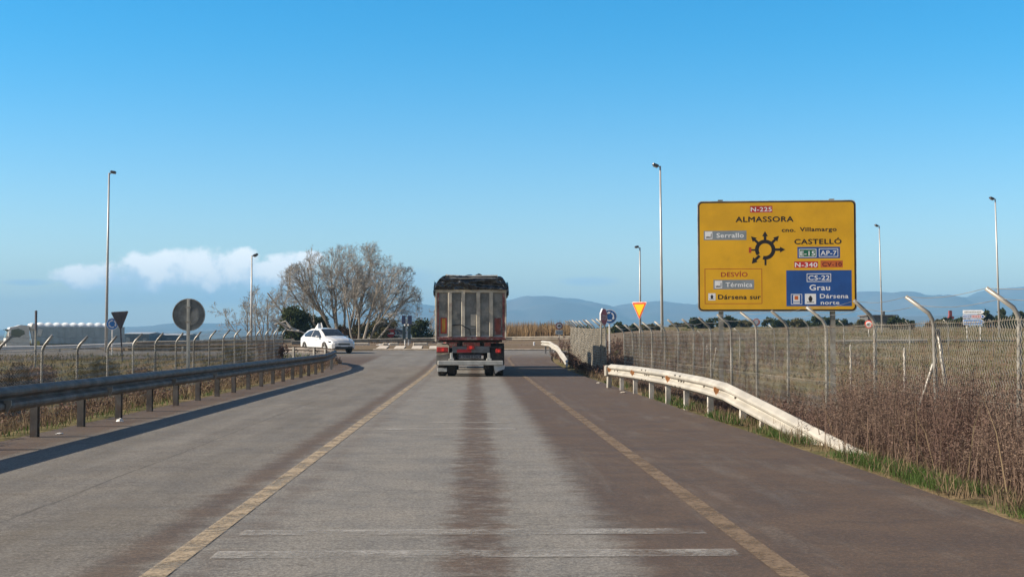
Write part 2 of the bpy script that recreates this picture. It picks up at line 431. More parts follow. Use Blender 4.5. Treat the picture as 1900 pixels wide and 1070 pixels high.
def kerbblock(a0, a1, r0, r1, z0, z1, m, name):
    s = MB(off=kb.location)
    n = 4; vs = []
    for i in range(n+1):
        a = lerp(a0, a1, i/n)
        for r, z in (((r0, z0), (r0, z0+.02), (r1, z1+.06), (r1, z1)) if z1 > .2 else ((r0, z0), (r0, z1), (r1, z1+.05), (r1, z0))):
            x, y = ICX+r*math.cos(a), ICY+r*math.sin(a); vs.append((x, y, base_z(y)+z))
    fs = [(0, 1, 2, 3), tuple(4*n+q for q in (3, 2, 1, 0))]
    for i in range(n):
        for q in range(4): fs.append((4*i+q, 4*i+(q+1) % 4, 4*i+4+(q+1) % 4, 4*i+4+q))
    s.add(vs, fs); return s.build(name, m, kb)
k0 = -PI/2 - .115
kerbblock(-PI/2-.12, -PI/2+.5, IR+.16, IR+.02, 0, .07, mat('dusty kerb', (.34, .29, .23), .8, 0, .15, 3), 'kerb_edge')
for i in range(7):
    a = k0 + i*.042
    kerbblock(a, a+.024, IR-.25, IR-1.6, .135, .265, kerbw, 'white_block')

# ------------------------------------------------------------------ mountains
mtm = mat('mountain scrub', (.075, .085, .070), .95, 0, .3, .004, col2=(.12, .105, .085), spec=.05)
def range_mesh(name, label, ctrl, D, depth, seed, rough=1.0):
    """ridge given by (px, py) of its skyline at distance D: a real 3-D relief with spurs"""
    random.seed(seed); s = MB()
    P = [(at(px, py, D).x, at(px, py, D).z) for px, py in ctrl]
    xs = axis([(P[0][0], P[-1][0], 30)]); rows = 22
    def hz(x):
        for (a, za), (b, zb) in zip(P, P[1:]):
            if a <= x <= b: return lerp(za, zb, ss(a, b, x)*.5+(x-a)/(b-a)*.5)
        return P[-1][1]
    for x in xs:
        H = hz(x) + rough*(5*nz(x, seed, .006)+3*nz(x, seed, .02)+1.5*nz(x, seed, .06))
        for r in range(rows+1):
            t = r/rows
            prof = math.sin(min(1, t*1.18)*PI/2)**.9 if t < .85 else 1-(t-.85)*1.5
            spur = (nz(x, t*depth, .0035, seed)+.5*nz(x, t*depth, .011, seed))*.35*math.sin(PI*min(1, t/.9))*(1-t)
            s.v.append((x, D-depth*.85+t*depth, max(-5, H*(prof+spur))))
    for i in range(len(xs)-1):
        for r in range(rows):
            a = i*(rows+1)+r; s.f.append((a, a+rows+1, a+rows+2, a+1))
    o = s.build(name, mtm, smooth=True); return tag(o, kind='structure')
range_mesh('mountain_range', '', [(-300, 600), (0, 612), (150, 618), (300, 606), (420, 600), (520, 603), (600, 590), (700, 576), (770, 565), (860, 572), (935, 561), (975, 551), (1010, 553), (1060, 557), (1095, 566), (1115, 573), (1150, 565), (1200, 562), (1240, 564), (1262, 571), (1300, 562), (1400, 560), (1480, 572), (1560, 545), (1600, 540), (1640, 547), (1682, 556), (1700, 553), (1740, 558), (1790, 552), (1820, 540), (1850, 536), (1880, 534), (1950, 520), (2300, 540)], 7000, 2500, 3)
range_mesh('mountain_range', '', [(380, 615), (560, 606), (700, 598), (820, 596), (950, 600), (1100, 604), (1300, 600), (1500, 590), (1650, 588), (1800, 585), (1950, 580), (2200, 590)], 4200, 1200, 9, .6)
range_mesh('mountain_range', '', [(-700, 622), (0, 622), (330, 619), (560, 621), (700, 627)], 3000, 600, 5, .3)

# ------------------------------------------------------------------ guardrails
PROF = [(0, 0), (.015, .008), (.075, .045), (.083, .075), (.075, .105), (.01, .140), (0, .155), (.01, .170), (.075, .205), (.083, .235), (.075, .265), (.015, .302), (0, .31)]
def resample(path, step):
    out = [Vector(path[0])]
    for a, b in zip(path, path[1:]):
        a, b = Vector(a), Vector(b); n = max(1, int((b-a).length/step))
        out += [a+(b-a)*i/n for i in range(1, n+1)]
    return out
def beam(path, side, m, root, thick=.006, name='beam'):
    """path = (x,y,ztop) ; side=+1 the humps face +x for a path running up +y"""
    s = MB(off=root.location); P = [Vector(p) for p in path]; n = len(PROF)
    for i, p in enumerate(P):
        t = (P[min(i+1, len(P)-1)]-P[max(i-1, 0)]); t.z = 0; t.normalize(); nn = Vector((t.y, -t.x, 0))*side
        for d, z in PROF: s.v.append(tuple(p+nn*d+Vector((0, 0, z-.31))))
        for d, z in PROF: s.v.append(tuple(p+nn*(d-thick)+Vector((0, 0, z-.31))))
    w = 2*n
    for i in range(len(P)-1):
        for k in range(n-1):
            s.f.append((i*w+k, i*w+k+1, (i+1)*w+k+1, (i+1)*w+k)); s.f.append((i*w+n+k+1, i*w+n+k, (i+1)*w+n+k, (i+1)*w+n+k+1))
        for k, kk in ((0, n), (n-1, 2*n-1)): s.f.append((i*w+k, (i+1)*w+k, (i+1)*w+kk, i*w+kk))
    for i in (0, len(P)-1):
        for k in range(n-1): s.f.append((i*w+k, i*w+k+1, i*w+n+k+1, i*w+n+k))
    return s.build(name, m, root, smooth=False)
def rail_post(root, x, y, top, side, m, rz=0, w=.05, d=.095, zg=None):
    zg = terrain(x, y)-.3 if zg is None else zg
    s = MB(off=root.location); px = x-side*(d/2+.03)
    # C-section: web and two flanges
    for cx, cy, dx, dy in ((0, -w, d, .008), (-d/2+.004, 0, .008, 2*w-.01), (0, w, d, .008)):
        c = Matrix.Rotation(rz, 2) @ Vector((cx, cy))
        s.box((px+c.x, y+c.y, (top-.02+zg)/2), (dx, dy, top-.02-zg), rz=rz)
    return s.build('post', m, root)
def reflector(root, x, y, z, m, side=1):
    s = MB(off=root.location)
    s.add([(x, y-.01, z-.09), (x-.045, y-.01, z), (x-.045, y-.01, z+.06), (x+.045, y-.01, z+.06), (x+.045, y-.01, z), (x, y+.012, z-.09), (x-.045, y+.012, z), (x-.045, y+.012, z+.06), (x+.045, y+.012, z+.06), (x+.045, y+.012, z)],
          [(0, 1, 2, 3, 4), (9, 8, 7, 6, 5), (0, 5, 6, 1), (1, 6, 7, 2), (2, 7, 8, 3), (3, 8, 9, 4), (4, 9, 5, 0)])
    return s.build('reflector', m, root)
amber = mat('amber reflector', (.62, .27, .10), .4, 0, .2, 9)
# left rail, its back to the sun
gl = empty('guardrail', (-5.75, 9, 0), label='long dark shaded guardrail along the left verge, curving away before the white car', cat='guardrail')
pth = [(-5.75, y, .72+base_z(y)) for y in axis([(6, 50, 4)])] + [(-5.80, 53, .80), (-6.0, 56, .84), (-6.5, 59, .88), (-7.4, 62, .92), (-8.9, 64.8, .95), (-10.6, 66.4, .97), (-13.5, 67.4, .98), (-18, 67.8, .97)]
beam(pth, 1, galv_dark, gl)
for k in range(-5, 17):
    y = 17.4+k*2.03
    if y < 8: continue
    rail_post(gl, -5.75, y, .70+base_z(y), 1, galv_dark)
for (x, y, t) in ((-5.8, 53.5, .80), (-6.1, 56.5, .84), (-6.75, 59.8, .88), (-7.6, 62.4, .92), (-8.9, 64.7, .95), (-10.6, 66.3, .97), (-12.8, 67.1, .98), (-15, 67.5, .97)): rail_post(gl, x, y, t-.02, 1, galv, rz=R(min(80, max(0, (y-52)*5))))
for px, Y in ((20, 15.9), (200, 20.3), (320, 24.6), (396, 28.5)): reflector(gl, -5.655, Y, .50, galv, 1)

# right rail, sunlit and cream, its near end running down into the ground
gr = empty('guardrail', (3.65, 34, 0), label='cream painted guardrail dipping down into the grass in front of the yellow sign', cat='guardrail')
pr = resample([(3.62, 34.2, .64), (3.75, 30, .67), (3.90, 26, .67), (4.0, 22.5, .64), (4.07, 20.8, .595), (4.22, 18.2, .36), (4.36, 16.0, .14), (4.50, 14.2, -.04)], .5)
beam([(p.x, p.y, p.z) for p in reversed(pr)], -1, cream, gr, thick=.012)
s = MB(off=gr.location)
s.box((3.60, 34.28, .46), (.30, .10, .30), rz=.2, bev=.03); s.box((3.60, 34.5, .12), (.12, .20, .95), rx=R(16), bev=.02)
s.build('end_piece', cream, gr)
for y, x in ((32.9, 3.68), (30.7, 3.75), (28.4, 3.82), (26.5, 3.90), (24.5, 3.95), (22.4, 4.02), (20.2, 4.13), (19.1, 4.2), (17.5, 4.29)):
    tz = 0.6 if y > 21 else lerp(-.02, .54, (y-14.2)/6.5)
    rail_post(gr, x, y, tz, -1, mat('pale rail post', (.50, .47, .42), .6, .1, .2, 5), zg=-.35)
for px, py, Y in ((1339, 729, 21.2), (1246, 708, 25.6), (1181, 693, 30.0), (1137, 689, 34.0)):
    p = at(px, py, Y); x_ = None
    for a, b in zip(pr, pr[1:]):
        if b.y <= Y <= a.y: x_ = lerp(a.x, b.x, (a.y-Y)/(a.y-b.y)); zt = lerp(a.z, b.z, (a.y-Y)/(a.y-b.y))
    reflector(gr, (x_ or 3.62)-.075, Y, zt-.15, amber, -1)
for Y in (33.4, 32.9, 30.7, 28.4, 26.5, 24.5, 22.4, 20.2, 28.15, 28.65, 24.25, 24.75):
    for a, b in zip(pr, pr[1:]):
        if b.y <= Y <= a.y:
            q = (a.y-Y)/(a.y-b.y); x_ = lerp(a.x, b.x, q); zt = lerp(a.z, b.z, q)
            MB(off=gr.location).tube([(x_+.01, Y, zt-.155), (x_-.03, Y, zt-.155)], .020, 6).build('bolt', galv_dark, gr)
            if Y in (28.15, 28.65, 24.25, 24.75):
                for dz in (-.05, -.26): MB(off=gr.location).tube([(x_-.05, Y, zt+dz), (x_-.10, Y, zt+dz)], .016, 6).build('bolt', galv_dark, gr)
# bent end further on
gb = empty('guardrail', (4.1, 56, .1), label='short pale guardrail with a bent twisted end beyond the long shadow of the truck', cat='guardrail')
pb = resample([(4.12, 57, .32), (4.16, 60, .62), (4.22, 66, .98), (4.2, 72, 1.18), (4.1, 78.5, 1.22)], 1.0)
beam([(p.x+.02*math.sin(p.y*.9), p.y, p.z) for p in pb], -1, cream, gb, thick=.012)
for y in (59.5, 64, 68.5, 73, 77.5): rail_post(gb, 4.2, y, .5+(y-57)*.035, -1, galv, zg=-.1)

def far_rail(label, pts, m, two=False, hgt=.31, pstep=4.0, pm=None):
    p0 = pts[0]; r = empty('guardrail', (p0[0], p0[1], terrain(p0[0], p0[1])), label=label, cat='guardrail')
    P = resample(pts, 2.0)
    beam([(p.x, p.y, p.z) for p in P], 1, m, r, thick=.02)
    if two: beam([(p.x, p.y, p.z-.42) for p in P], 1, m, r, thick=.02, name='lower_beam')
    L = 0; last = P[0]
    for p in P[1:]:
        L += (p-last).length; last = p
        if L >= pstep:
            L = 0; s = MB(off=r.location); zg = terrain(p.x, p.y)-.2
            s.box((p.x, p.y+.12, (p.z+zg)/2-.03), (.12, .08, p.z-zg)); s.build('post', pm or m, r)
    return r
def AT(px, py, Y): p = at(px, py, Y); return (p.x, p.y, p.z)
railtan = mat('dusty far rail', (.34, .31, .26), .6, .1, .15, 2, dirt=((.3, .24, .18), 2, .5, .5))
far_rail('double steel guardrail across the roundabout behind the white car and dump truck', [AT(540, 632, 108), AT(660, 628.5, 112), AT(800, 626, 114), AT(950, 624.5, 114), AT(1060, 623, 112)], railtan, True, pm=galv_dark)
far_rail('straw coloured double guardrail behind the left fence, beside the round sign', [AT(252, 633, 104), AT(400, 630.5, 106), AT(545, 629, 109)], railtan, True)
far_rail('thin white guardrail in front of the white lorry on the far left', [AT(-40, 643, 98), AT(110, 640, 101), AT(250, 635.5, 104)], white, pm=galv)
far_rail('long thin pale guardrail across the right-hand field behind the fence', [AT(1545, 631, 92), AT(1720, 629, 96)], kerbw)
far_rail('faint weathered guardrail low in the field under the arrow boards', [AT(1728, 630, 97), AT(1885, 630, 100)], galv)

# ------------------------------------------------------------------ chain link fences
def fence_post(root, x, y, zg, zb, side, r=.027, arm=(.30, .24), lean=0, bx=0):
    s = MB(off=root.location); c = .10
    tx, tz = arm
    pts = [(x, y, zg-.2), (x+lean*.5, y, (zg+zb)/2), (x+lean, y, zb-c), (x+lean+side*c*.18, y, zb-.03), (x+lean+side*c*.6, y, zb+c*.45), (x+lean+side*tx, y+bx, zb+tz)]
    s.tube(pts, r, 8); s.build('post', galv, root, smooth=True)
    return (x+lean+side*tx, y+bx, zb+tz)
def chain_panel(root, a, b, h, cell, w, sag=.02, seed=0, wm=None):
    s = MB(off=root.location); a = Vector(a); b = Vector(b); L = Vector((b.x-a.x, b.y-a.y, 0)).length
    n = max(1, int(L/cell)); m = max(2, int(h/(cell*.9))); dirn = Vector((b.x-a.x, b.y-a.y, 0))/L; nr = Vector((dirn.y, -dirn.x, 0))
    rnd = random.Random(seed); wv = rnd.random()*6
    e1, e2 = w*.5, w*.45
    for k in range(n):
        prev = None
        for j in range(m+1):
            sh = 0 if j % 2 == 0 else 1
            q = (k+sh)/n; z = lerp(a.z, b.z, q)+h*j/m
            bulge = .008*math.sin(j*.45+wv+q*3)*math.sin(PI*q)
            z -= sag*math.sin(PI*q)*(j/m) - .006*math.sin(q*17+wv)
            p = a + dirn*(L*q) + nr*(bulge + (.004 if sh else -.004)); p.z = z
            cur = (p-dirn*e1, p+nr*e2, p+dirn*e1)
            i0 = len(s.v); s.v.extend([tuple(c) for c in cur])
            if prev is not None:
                for t in range(3): u_ = (t+1) % 3; s.f.append((prev+t, prev+u_, i0+u_, i0+t))
            prev = i0
    # selvage wires top, middle and bottom
    for t in (0.02, .5, .985):
        pts = []
        for i in range(9):
            q = i/8; p = a+dirn*(L*q); p.z = lerp(a.z, b.z, q)+h*t-sag*math.sin(PI*q)*t; pts.append(p)
        s.tube(pts, min(w*.5, .004), 4, cap=False)
    return s.build('mesh_panel', wm or wirem, root)
def strands(root, tips, r=.003, fr=(1.0, .55)):
    for t in fr:
        s = MB(off=root.location)
        pts = []
        for (b, q) in tips: pts.append(Vector(b).lerp(Vector(q), t))
        fine = []
        for a, b in zip(pts, pts[1:]):
            for i in range(6): p = a.lerp(b, i/6); p.z -= .05*math.sin(PI*i/6); fine.append(p)
        fine.append(pts[-1]); s.tube(fine, r, 4, cap=False); s.build('wire_strand', galv, root)
def fence(label, posts, h, side, cell, w, arm, r=.027, strand=True, zbfun=None, skip=(), group=None, wm=None):
    root = empty('chain_link_fence', (posts[0][0], posts[0][1], terrain(posts[0][0], posts[0][1])), label=label, cat='fence')
    tips = []
    rnd = random.Random(5)
    for i, (x, y) in enumerate(posts):
        zg = terrain(x, y); zb = zbfun(x, y)
        le = rnd.uniform(-.03, .03)
        t = fence_post(root, x, y, zg, zb+rnd.uniform(-.02, .02)+.04, side, r, arm, le, rnd.uniform(-.1, .1)); tips.append(((x+le, y, zb+.05), t))
    for i in range(len(posts)-1):
        if i in skip: continue
        (x0, y0), (x1, y1) = posts[i], posts[i+1]
        z0, z1 = zbfun(x0, y0)-h, zbfun(x1, y1)-h
        chain_panel(root, (x0+side*.03, y0, z0), (x1+side*.03, y1, z1), h, cell, w, seed=i, wm=wm)
    if strand: strands(root, tips)
    return root
FX = 5.6
def postx(px, X): return X*F_PX/(px-880)
ys = [13.2]
k = 1/1015
incs = [.000171, .000181, .000183, .000189]
while True:
    k += incs.pop(0) if incs else .0001865
    Y = FX*F_PX*k
    if Y > 49.5: break
    ys.append(Y)
ys = [ys[0]-2.45] + ys
rf = fence('long chain link fence with bent arms on the right, beneath the yellow direction sign', [(FX, y) for y in ys], 1.80, -1, .066, .0115, (.31, .25), zbfun=lambda x, y: 1.53+base_z(y))
# braces at the second post from the camera
yb2 = ys[2]
for p0_, p1_ in (((FX+.03, yb2+.02, 1.42), (FX+.42, yb2+.5, -.35)), ((FX-.02, yb2+.05, 1.0), (FX-.12, yb2+1.0, -.35))):
    s = MB(off=rf.location); s.tube([p0_, p1_], .022, 7); s.build('brace', galv, rf, smooth=True)
s = MB(off=rf.location); s.tube([(FX+.02, 29.9, 1.1), (FX+.1, 31.5, -.3)], .02, 6); s.build('brace', galv, rf, smooth=True)
rag = mat('torn grey plastic', (.30, .29, .27), .6, 0, .3, 14)
# far panel of the same line: end-on, with a shadowed return
far_posts = [(5.02, 49.4), (5.02, 51.4), (5.02, 53.6), (5.05, 56), (5.1, 58.6), (5.15, 61.2), (5.2, 63.8), (5.25, 66.4), (5.3, 69), (5.35, 71.6)]
ff = fence('end-on chain link fence with leaning arms beyond the gap, behind the stop sign', far_posts, 1.95, -1, .055, .020, (.36, .30), r=.032, wm=mat('dusty tan wire', (.30, .27, .215), .8, 0, .15, 3), zbfun=lambda x, y: 1.72+base_z(y)*.8)
# left fence
lys = [9.3*F_PX*k_ for k_ in [.001149-.000224, .001149-.000112]+[.001149+.000112*i for i in range(0, 17)]]
lys = [y for y in lys if y < 65.2]
lf = fence('long chain link fence with bent arms behind the left guardrail', [(-9.3, y) for y in lys], 1.78, 1, .085, .0175, (.24, .24), r=.03, wm=mat('pale left wire', (.40, .375, .32), .6, .1, .2, 2),
           zbfun=lambda x, y: 1.08+.48*ss(26, 66, y))
s = MB(off=lf.location); yb = lys[7]; s.tube([(-9.3, yb-.35, -.9), (-9.3, yb-.1, 1.0)], .022, 6); s.build('brace', galv, lf)
# far field fence on the right
fposts = []
for px, Y in ((1305, 47), (1372, 50), (1438, 53), (1500, 56), (1566, 58), (1688, 60), (1760, 62), (1843, 64), (1920, 65)):
    fposts.append((at(px, 629, Y).x, Y))
f2 = fence('second smaller chain link fence standing out in the right-hand field', fposts, 1.3, -1, .16, .010, (.22, .20), r=.026, strand=False, zbfun=lambda x, y: terrain(x, y)+1.62)
# short stakes in the field
stk = mat('pale stake', (.50, .48, .44), .7, 0, .2)
for i, (px, pt, pb_, lb) in enumerate(((1578, 639, 676, 'thin pale stake in the field left of the second fence post, under the yellow sign'), (1678, 645, 718, 'taller rusty topped stake standing in the field left of the braced fence post'))):
    Y = 36 if i == 0 else 26
    t = at(px, pt, Y); s = MB(off=(t.x, t.y, terrain(t.x, t.y))); s.tube([(t.x, t.y, terrain(t.x, t.y)-.1), (t.x, t.y, t.z-.02), (t.x, t.y, t.z)], [.03, .027, .018], 7)
    tag(s.build('field_stake', stk, loc=(t.x, t.y, terrain(t.x, t.y))), lb, 'stake', 'stakes in the field')

# ------------------------------------------------------------------ lettering
def text(s, x0, x1, zb, cap, y, m, parent, name='lettering', bold=.035):
    """lettering on a sign face (facing -y): fitted between x0..x1, baseline zb, capital height cap"""
    cu = bpy.data.curves.new('lettering', 'FONT'); cu.body = s; cu.size = 1; cu.space_character = 1.08; cu.resolution_u = 3
    o = bpy.data.objects.new('lettering', cu); COL.objects.link(o)
    bpy.context.view_layer.update()
    me = bpy.data.meshes.new_from_object(o.evaluated_get(bpy.context.evaluated_depsgraph_get()))
    bpy.data.objects.remove(o); bpy.data.curves.remove(cu)
    xs = [v_.co.x for v_ in me.vertices]; a, b = min(xs), max(xs)
    sx = (x1-x0)/(b-a); sz = cap/.73
    base = [(x0+(v_.co.x-a)*sx, zb+v_.co.y*sz) for v_ in me.vertices]; fcs = [tuple(p_.vertices) for p_ in me.polygons]
    e = cap*bold; vs = []; fs = []
    for k, (ox, oz) in enumerate(((-e, 0), (e, 0), (0, e*.7), (0, -e*.7))):
        n0 = len(vs); vs += [(x_+ox, y-.00008*k, z_+oz) for x_, z_ in base]; fs += [tuple(i+n0 for i in f_) for f_ in fcs]
    me = bpy.data.meshes.new(name); me.from_pydata(vs, [], fs)
    me.materials.clear(); me.materials.append(m); me.name = name
    ob = bpy.data.objects.new(name, me); COL.objects.link(ob); ob.parent = parent
    return ob
def frame_rect(x0, z0, x1, z1, t, y, m, parent, name='border'):
    s = MB()
    for (a, b, c, d) in ((x0, z0, x1, z0+t), (x0, z1-t, x1, z1), (x0, z0+t, x0+t, z1-t), (x1-t, z0+t, x1, z1-t)):
        s.quad((a, y, b), (c, y, b), (c, y, d), (a, y, d))
    return s.build(name, m, parent)
def rect(x0, z0, x1, z1, y, m, parent, name): return MB().quad((x0, y, z0), (x1, y, z0), (x1, y, z1), (x0, y, z1)).build(name, m, parent)

# ------------------------------------------------------------------ big yellow direction sign
SD = 34.0; K = .003286*SD/34.0*1.0
c0 = at(1441.5, 577, SD)
sg_z0 = terrain(c0.x, SD)
ds = empty('direction_sign', (c0.x, SD, sg_z0), R(-7.0), label='large yellow direction board with roundabout diagram standing behind the right fence', cat='road sign')
bz = c0.z - sg_z0
def SX(cx): return (cx-695)*K
def SZ(cy): return bz+(975-cy)*K
X0, X1, Z0, Z1 = SX(65), SX(1325), SZ(978), SZ(84)
s = MB(); s.plate(rrect(X0, Z0, X1, Z1, .12), -.03, 0.03); board = s.build('board_frame', mat('sign frame', (.50, .48, .44), .5, .3), ds)
MB().plate(rrect(X0+.018, Z0+.018, X1-.018, Z1-.018, .11), -.034, -.028).build('black_border', blk, board)
MB().plate(rrect(X0+.055, Z0+.055, X1-.055, Z1-.055, .085), -.038, -.032).build('yellow_face', ochre, board)
# sheet joints
for zz in (.3, .6, .9, 1.2, 1.5, 1.8, 2.1, 2.4, 2.65):
    pass
YF = -.0385; YT = -.0391; YU = -.0397
rect(SX(486), SZ(180), SX(664), SZ(126), YF, redp, ds, 'route_panel')
text('N-225', SX(493), SX(658), SZ(171), 36*K, YT, whitep, ds, bold=.035)
text('ALMASSORA', SX(372), SX(830), SZ(255), 44*K, YT, blk, ds, bold=.05)
text('cno.', SX(738), SX(845), SZ(338), 34*K, YT, blk, ds, bold=.05)
text('Villamargo', SX(882), SX(1170), SZ(334), 34*K, YT, blk, ds, bold=.05)
text('CASTELLÓ', SX(838), SX(1208), SZ(437), 42*K, YT, blk, ds, bold=.05)
def factory_icon(x0, z0, w, par):
    rect(x0, z0, x0+w, z0+w, YT, whitep, par, 'icon_panel')
    s = MB()
    for a, b, h in ((.14, .30, .34), (.30, .46, .38), (.46, .62, .34), (.62, .74, .36)):
        s.add([(x0+a*w, YU, z0+.14*w), (x0+b*w, YU, z0+.14*w), (x0+b*w, YU, z0+(h-.1)*w), (x0+a*w, YU, z0+h*w)], [(0, 1, 2, 3)])
    s.quad((x0+.78*w, YU, z0+.14*w), (x0+.88*w, YU, z0+.14*w), (x0+.88*w, YU, z0+.72*w), (x0+.80*w, YU, z0+.72*w))
    s.build('factory_symbol', blk, par)
def ship_icon(x0, z0, w, par, pan=True):
    if pan: rect(x0, z0, x0+w, z0+w, YT, whitep, par, 'icon_panel')
    s = MB()
    P = [(.30, .62), (.38, .62), (.38, .76), (.46, .76), (.5, .86), (.54, .76), (.62, .76), (.62, .62), (.70, .62), (.66, .36), (.60, .26), (.40, .26), (.34, .36)]
    s.add([(x0+a*w, YU, z0+b*w) for a, b in P], [tuple(range(len(P)))])
    P = [(.14, .16), (.86, .16), (.80, .23), (.66, .21), (.5, .25), (.34, .21), (.20, .23)]
    s.add([(x0+a*w, YU, z0+b*w) for a, b in P], [tuple(range(len(P)))])
    s.build('ship_symbol', blk, par)
rect(SX(115), SZ(400), SX(456), SZ(325), YF, greyp, ds, 'place_panel')
factory_icon(SX(124), SZ(391), 60*K, ds); text('Serrallo', SX(218), SX(434), SZ(380), 38*K, YT, whitep, ds)
# roundabout diagram
s = MB(); cx, cz = SX(604), SZ(480); ro, ri = 81*K, 51*K
s.ring(cx, cz, ri, ro, YT, R(-105), R(215), 48)
def bar(p, q, w):
    p, q = Vector(p), Vector(q); d = (q-p).normalized(); n = Vector((d.y, -d.x))*w/2
    s.add([(p.x-n.x, YT-.0001, p.y-n.y), (q.x-n.x, YT-.0001, q.y-n.y), (q.x+n.x, YT-.0001, q.y+n.y), (p.x+n.x, YT-.0001, p.y+n.y)], [(0, 1, 2, 3)])
def pol(a, r): return (cx+r*math.cos(R(a)), cz+r*math.sin(R(a)))
for a, rend in ((90, 112), (45, 118), (0, 122), (136, 118)):
    bar(pol(a, 74*K), pol(a, rend*K), 20*K)
    h = pol(a, (rend+38)*K); b0 = Vector(pol(a, (rend-4)*K)); n = Vector((-math.sin(R(a)), math.cos(R(a))))*23*K
    s.add([(h[0], YT-.0002, h[1]), (b0.x+n.x, YT-.0002, b0.y+n.y), (b0.x-n.x, YT-.0002, b0.y-n.y)], [(0, 1, 2)])
bar((SX(560), SZ(528)), (SX(524), SZ(562)), 22*K)
h = (SX(497), SZ(592)); s.add([(h[0], YT-.0002, h[1]), (SX(508), YT-.0002, SZ(540)), (SX(543), YT-.0002, SZ(578))], [(0, 1, 2)])
bar((SX(525), SZ(482)), (SX(494), SZ(482)), 14*K)
bar((SX(606), SZ(552)), (SX(606), SZ(606)), 15*K)
s.build('roundabout_diagram', blk, ds)
rect(SX(474), SZ(505), SX(494), SZ(460), YU, redtx, ds, 'closed_road_bar')
# blue insets
rect(SX(860), SZ(552), SX(1196), SZ(460), YF, bluep, ds, 'route_panel')
rect(SX(872), SZ(543), SX(1010), SZ(476), YT, greenp, ds, 'route_panel')
frame_rect(SX(872), SZ(543), SX(1010), SZ(476), 5*K, YU, whitep, ds); text('E-15', SX(884), SX(998), SZ(530), 38*K, YU, whitep, ds)
frame_rect(SX(1030), SZ(541), SX(1182), SZ(474), 5*K, YU, whitep, ds); text('AP-7', SX(1044), SX(1168), SZ(527), 38*K, YT, whitep, ds)
rect(SX(834), SZ(628), SX(1022), SZ(576), YF, redp, ds, 'route_panel'); text('N-340', SX(841), SX(1016), SZ(621), 37*K, YT, whitep, ds, bold=.035)
rect(SX(1042), SZ(626), SX(1218), SZ(570), YF, orangep, ds, 'route_panel'); text('CV-10', SX(1056), SX(1208), SZ(617), 35*K, YT, mat('dark red lettering', (.16, .01, .01), .5), ds, bold=.035)
rect(SX(770), SZ(936), SX(1286), SZ(648), YF, bluep, ds, 'destination_panel')
frame_rect(SX(932), SZ(741), SX(1124), SZ(674), 5*K, YT, whitep, ds); text('CS-22', SX(946), SX(1112), SZ(726), 38*K, YT, whitep, ds, bold=.035)
text('Grau', SX(954), SX(1114), SZ(808), 46*K, YT, whitep, ds, bold=.035)
frame_rect(SX(806), SZ(922), SX(894), SZ(838), 4*K, YT, whitep, ds)
rect(SX(824), SZ(914), SX(876), SZ(846), YT, whitep, ds, 'icon_panel')
rect(SX(834), SZ(884), SX(864), SZ(853), YU, orangep, ds, 'train_symbol'); rect(SX(826), SZ(903), SX(874), SZ(897), YU, bluep, ds, 'train_symbol')
rect(SX(916), SZ(920), SX(1004), SZ(836), YT, whitep, ds, 'icon_panel'); ship_icon(SX(918), SZ(920), 84*K, ds, False)
text('Dársena', SX(1036), SX(1258), SZ(872), 36*K, YT, whitep, ds); text('norte', SX(1042), SX(1186), SZ(922), 32*K, YT, whitep, ds)
frame_rect(SX(120), SZ(916), SX(578), SZ(632), 4*K, YT, redtx, ds)
text('DESVÍO', SX(252), SX(462), SZ(697), 38*K, YT, redtx, ds)
rect(SX(190), SZ(798), SX(514), SZ(722), YF, greyp, ds, 'place_panel'); factory_icon(SX(200), SZ(789), 60*K, ds); text('Térmica', SX(288), SX(500), SZ(779), 38*K, YT, whitep, ds)
ship_icon(SX(148), SZ(888), 58*K, ds); text('Dársena sur', SX(228), SX(566), SZ(878), 38*K, YT, blk, ds, bold=.05)
for cx_ in (252, 1140):   # two H-section legs with caps behind the board
    s = MB(); x = SX(cx_)
    top = Z1+.03
    for dx, w, d in ((0, .012, .16), (-.065, .14, .012), (0, 0, 0)):
        pass
    s.box((x, .12, top/2-.2), (.012, .14, top+.4)); s.box((x, .045, top/2-.2), (.12, .012, top+.4)); s.box((x, .195, top/2-.2), (.12, .012, top+.4))
    s.box((x, .12, top+.005), (.13, .17, .012)); s.build('leg', galv, ds)
s = MB()
for zz in (Z0+.35, Z0+1.1, Z0+1.85, Z0+2.55): s.box(((X0+X1)/2, .033, zz), (X1-X0-.3, .016, .05))
s.build('cross_rail', galv, ds)

# ------------------------------------------------------------------ small road signs
def sign_root(px, Y, rz, label, cat='road sign', group=None, name='road_sign'):
    x = at(px, 629, Y).x
    return empty(name, (x, Y, terrain(x, Y)), rz, label, cat, group)
def zloc(py, root): return at(950, py, root.location.y).z - root.location.z
def postp(root, top, r=.03, m=galv, x=0, y=.03, lean=0, sq=False):
    s = MB()
    if sq: s.box((x, y, top/2-.15), (r*2, r*1.4, top+.3))
    else: s.tube([(x+lean, y, -.3), (x, y, top)], r, 8)
    return s.build('post', m, root)
# round sign seen from behind
r0 = sign_root(350, 36, 0, 'round traffic sign seen from behind on a broad steel post, behind the left guardrail', name='round_sign')
zc = zloc(584, r0); rr = 30*36/2400
MB().plate(circ(0, zc, rr, 40), -.0, .008).build('sign_disc', signback, r0)
s = MB(); s.ring(0, zc, rr*.955, rr*1.0, -.03, n=40)
n = 40; vs = []; fs = []
for i in range(n):
    a = 2*PI*i/n; vs += [(rr*math.cos(a), -.03, zc+rr*math.sin(a)), (rr*math.cos(a), .012, zc+rr*math.sin(a))]
for i in range(n): j = (i+1) % n; fs.append((2*i, 2*i+1, 2*j+1, 2*j))
s.add(vs, fs); s.build('rim', mat('sign rim', (.40, .40, .39), .5, .4), r0)
MB().plate([(x*1.0, z) for x, z in circ(.0, zc, rr*.66, 30) if x < .5], -.004, -.002).build('back_stain', mat('aged sign back', (.21, .225, .235), .6, .3, .15, 5), r0)
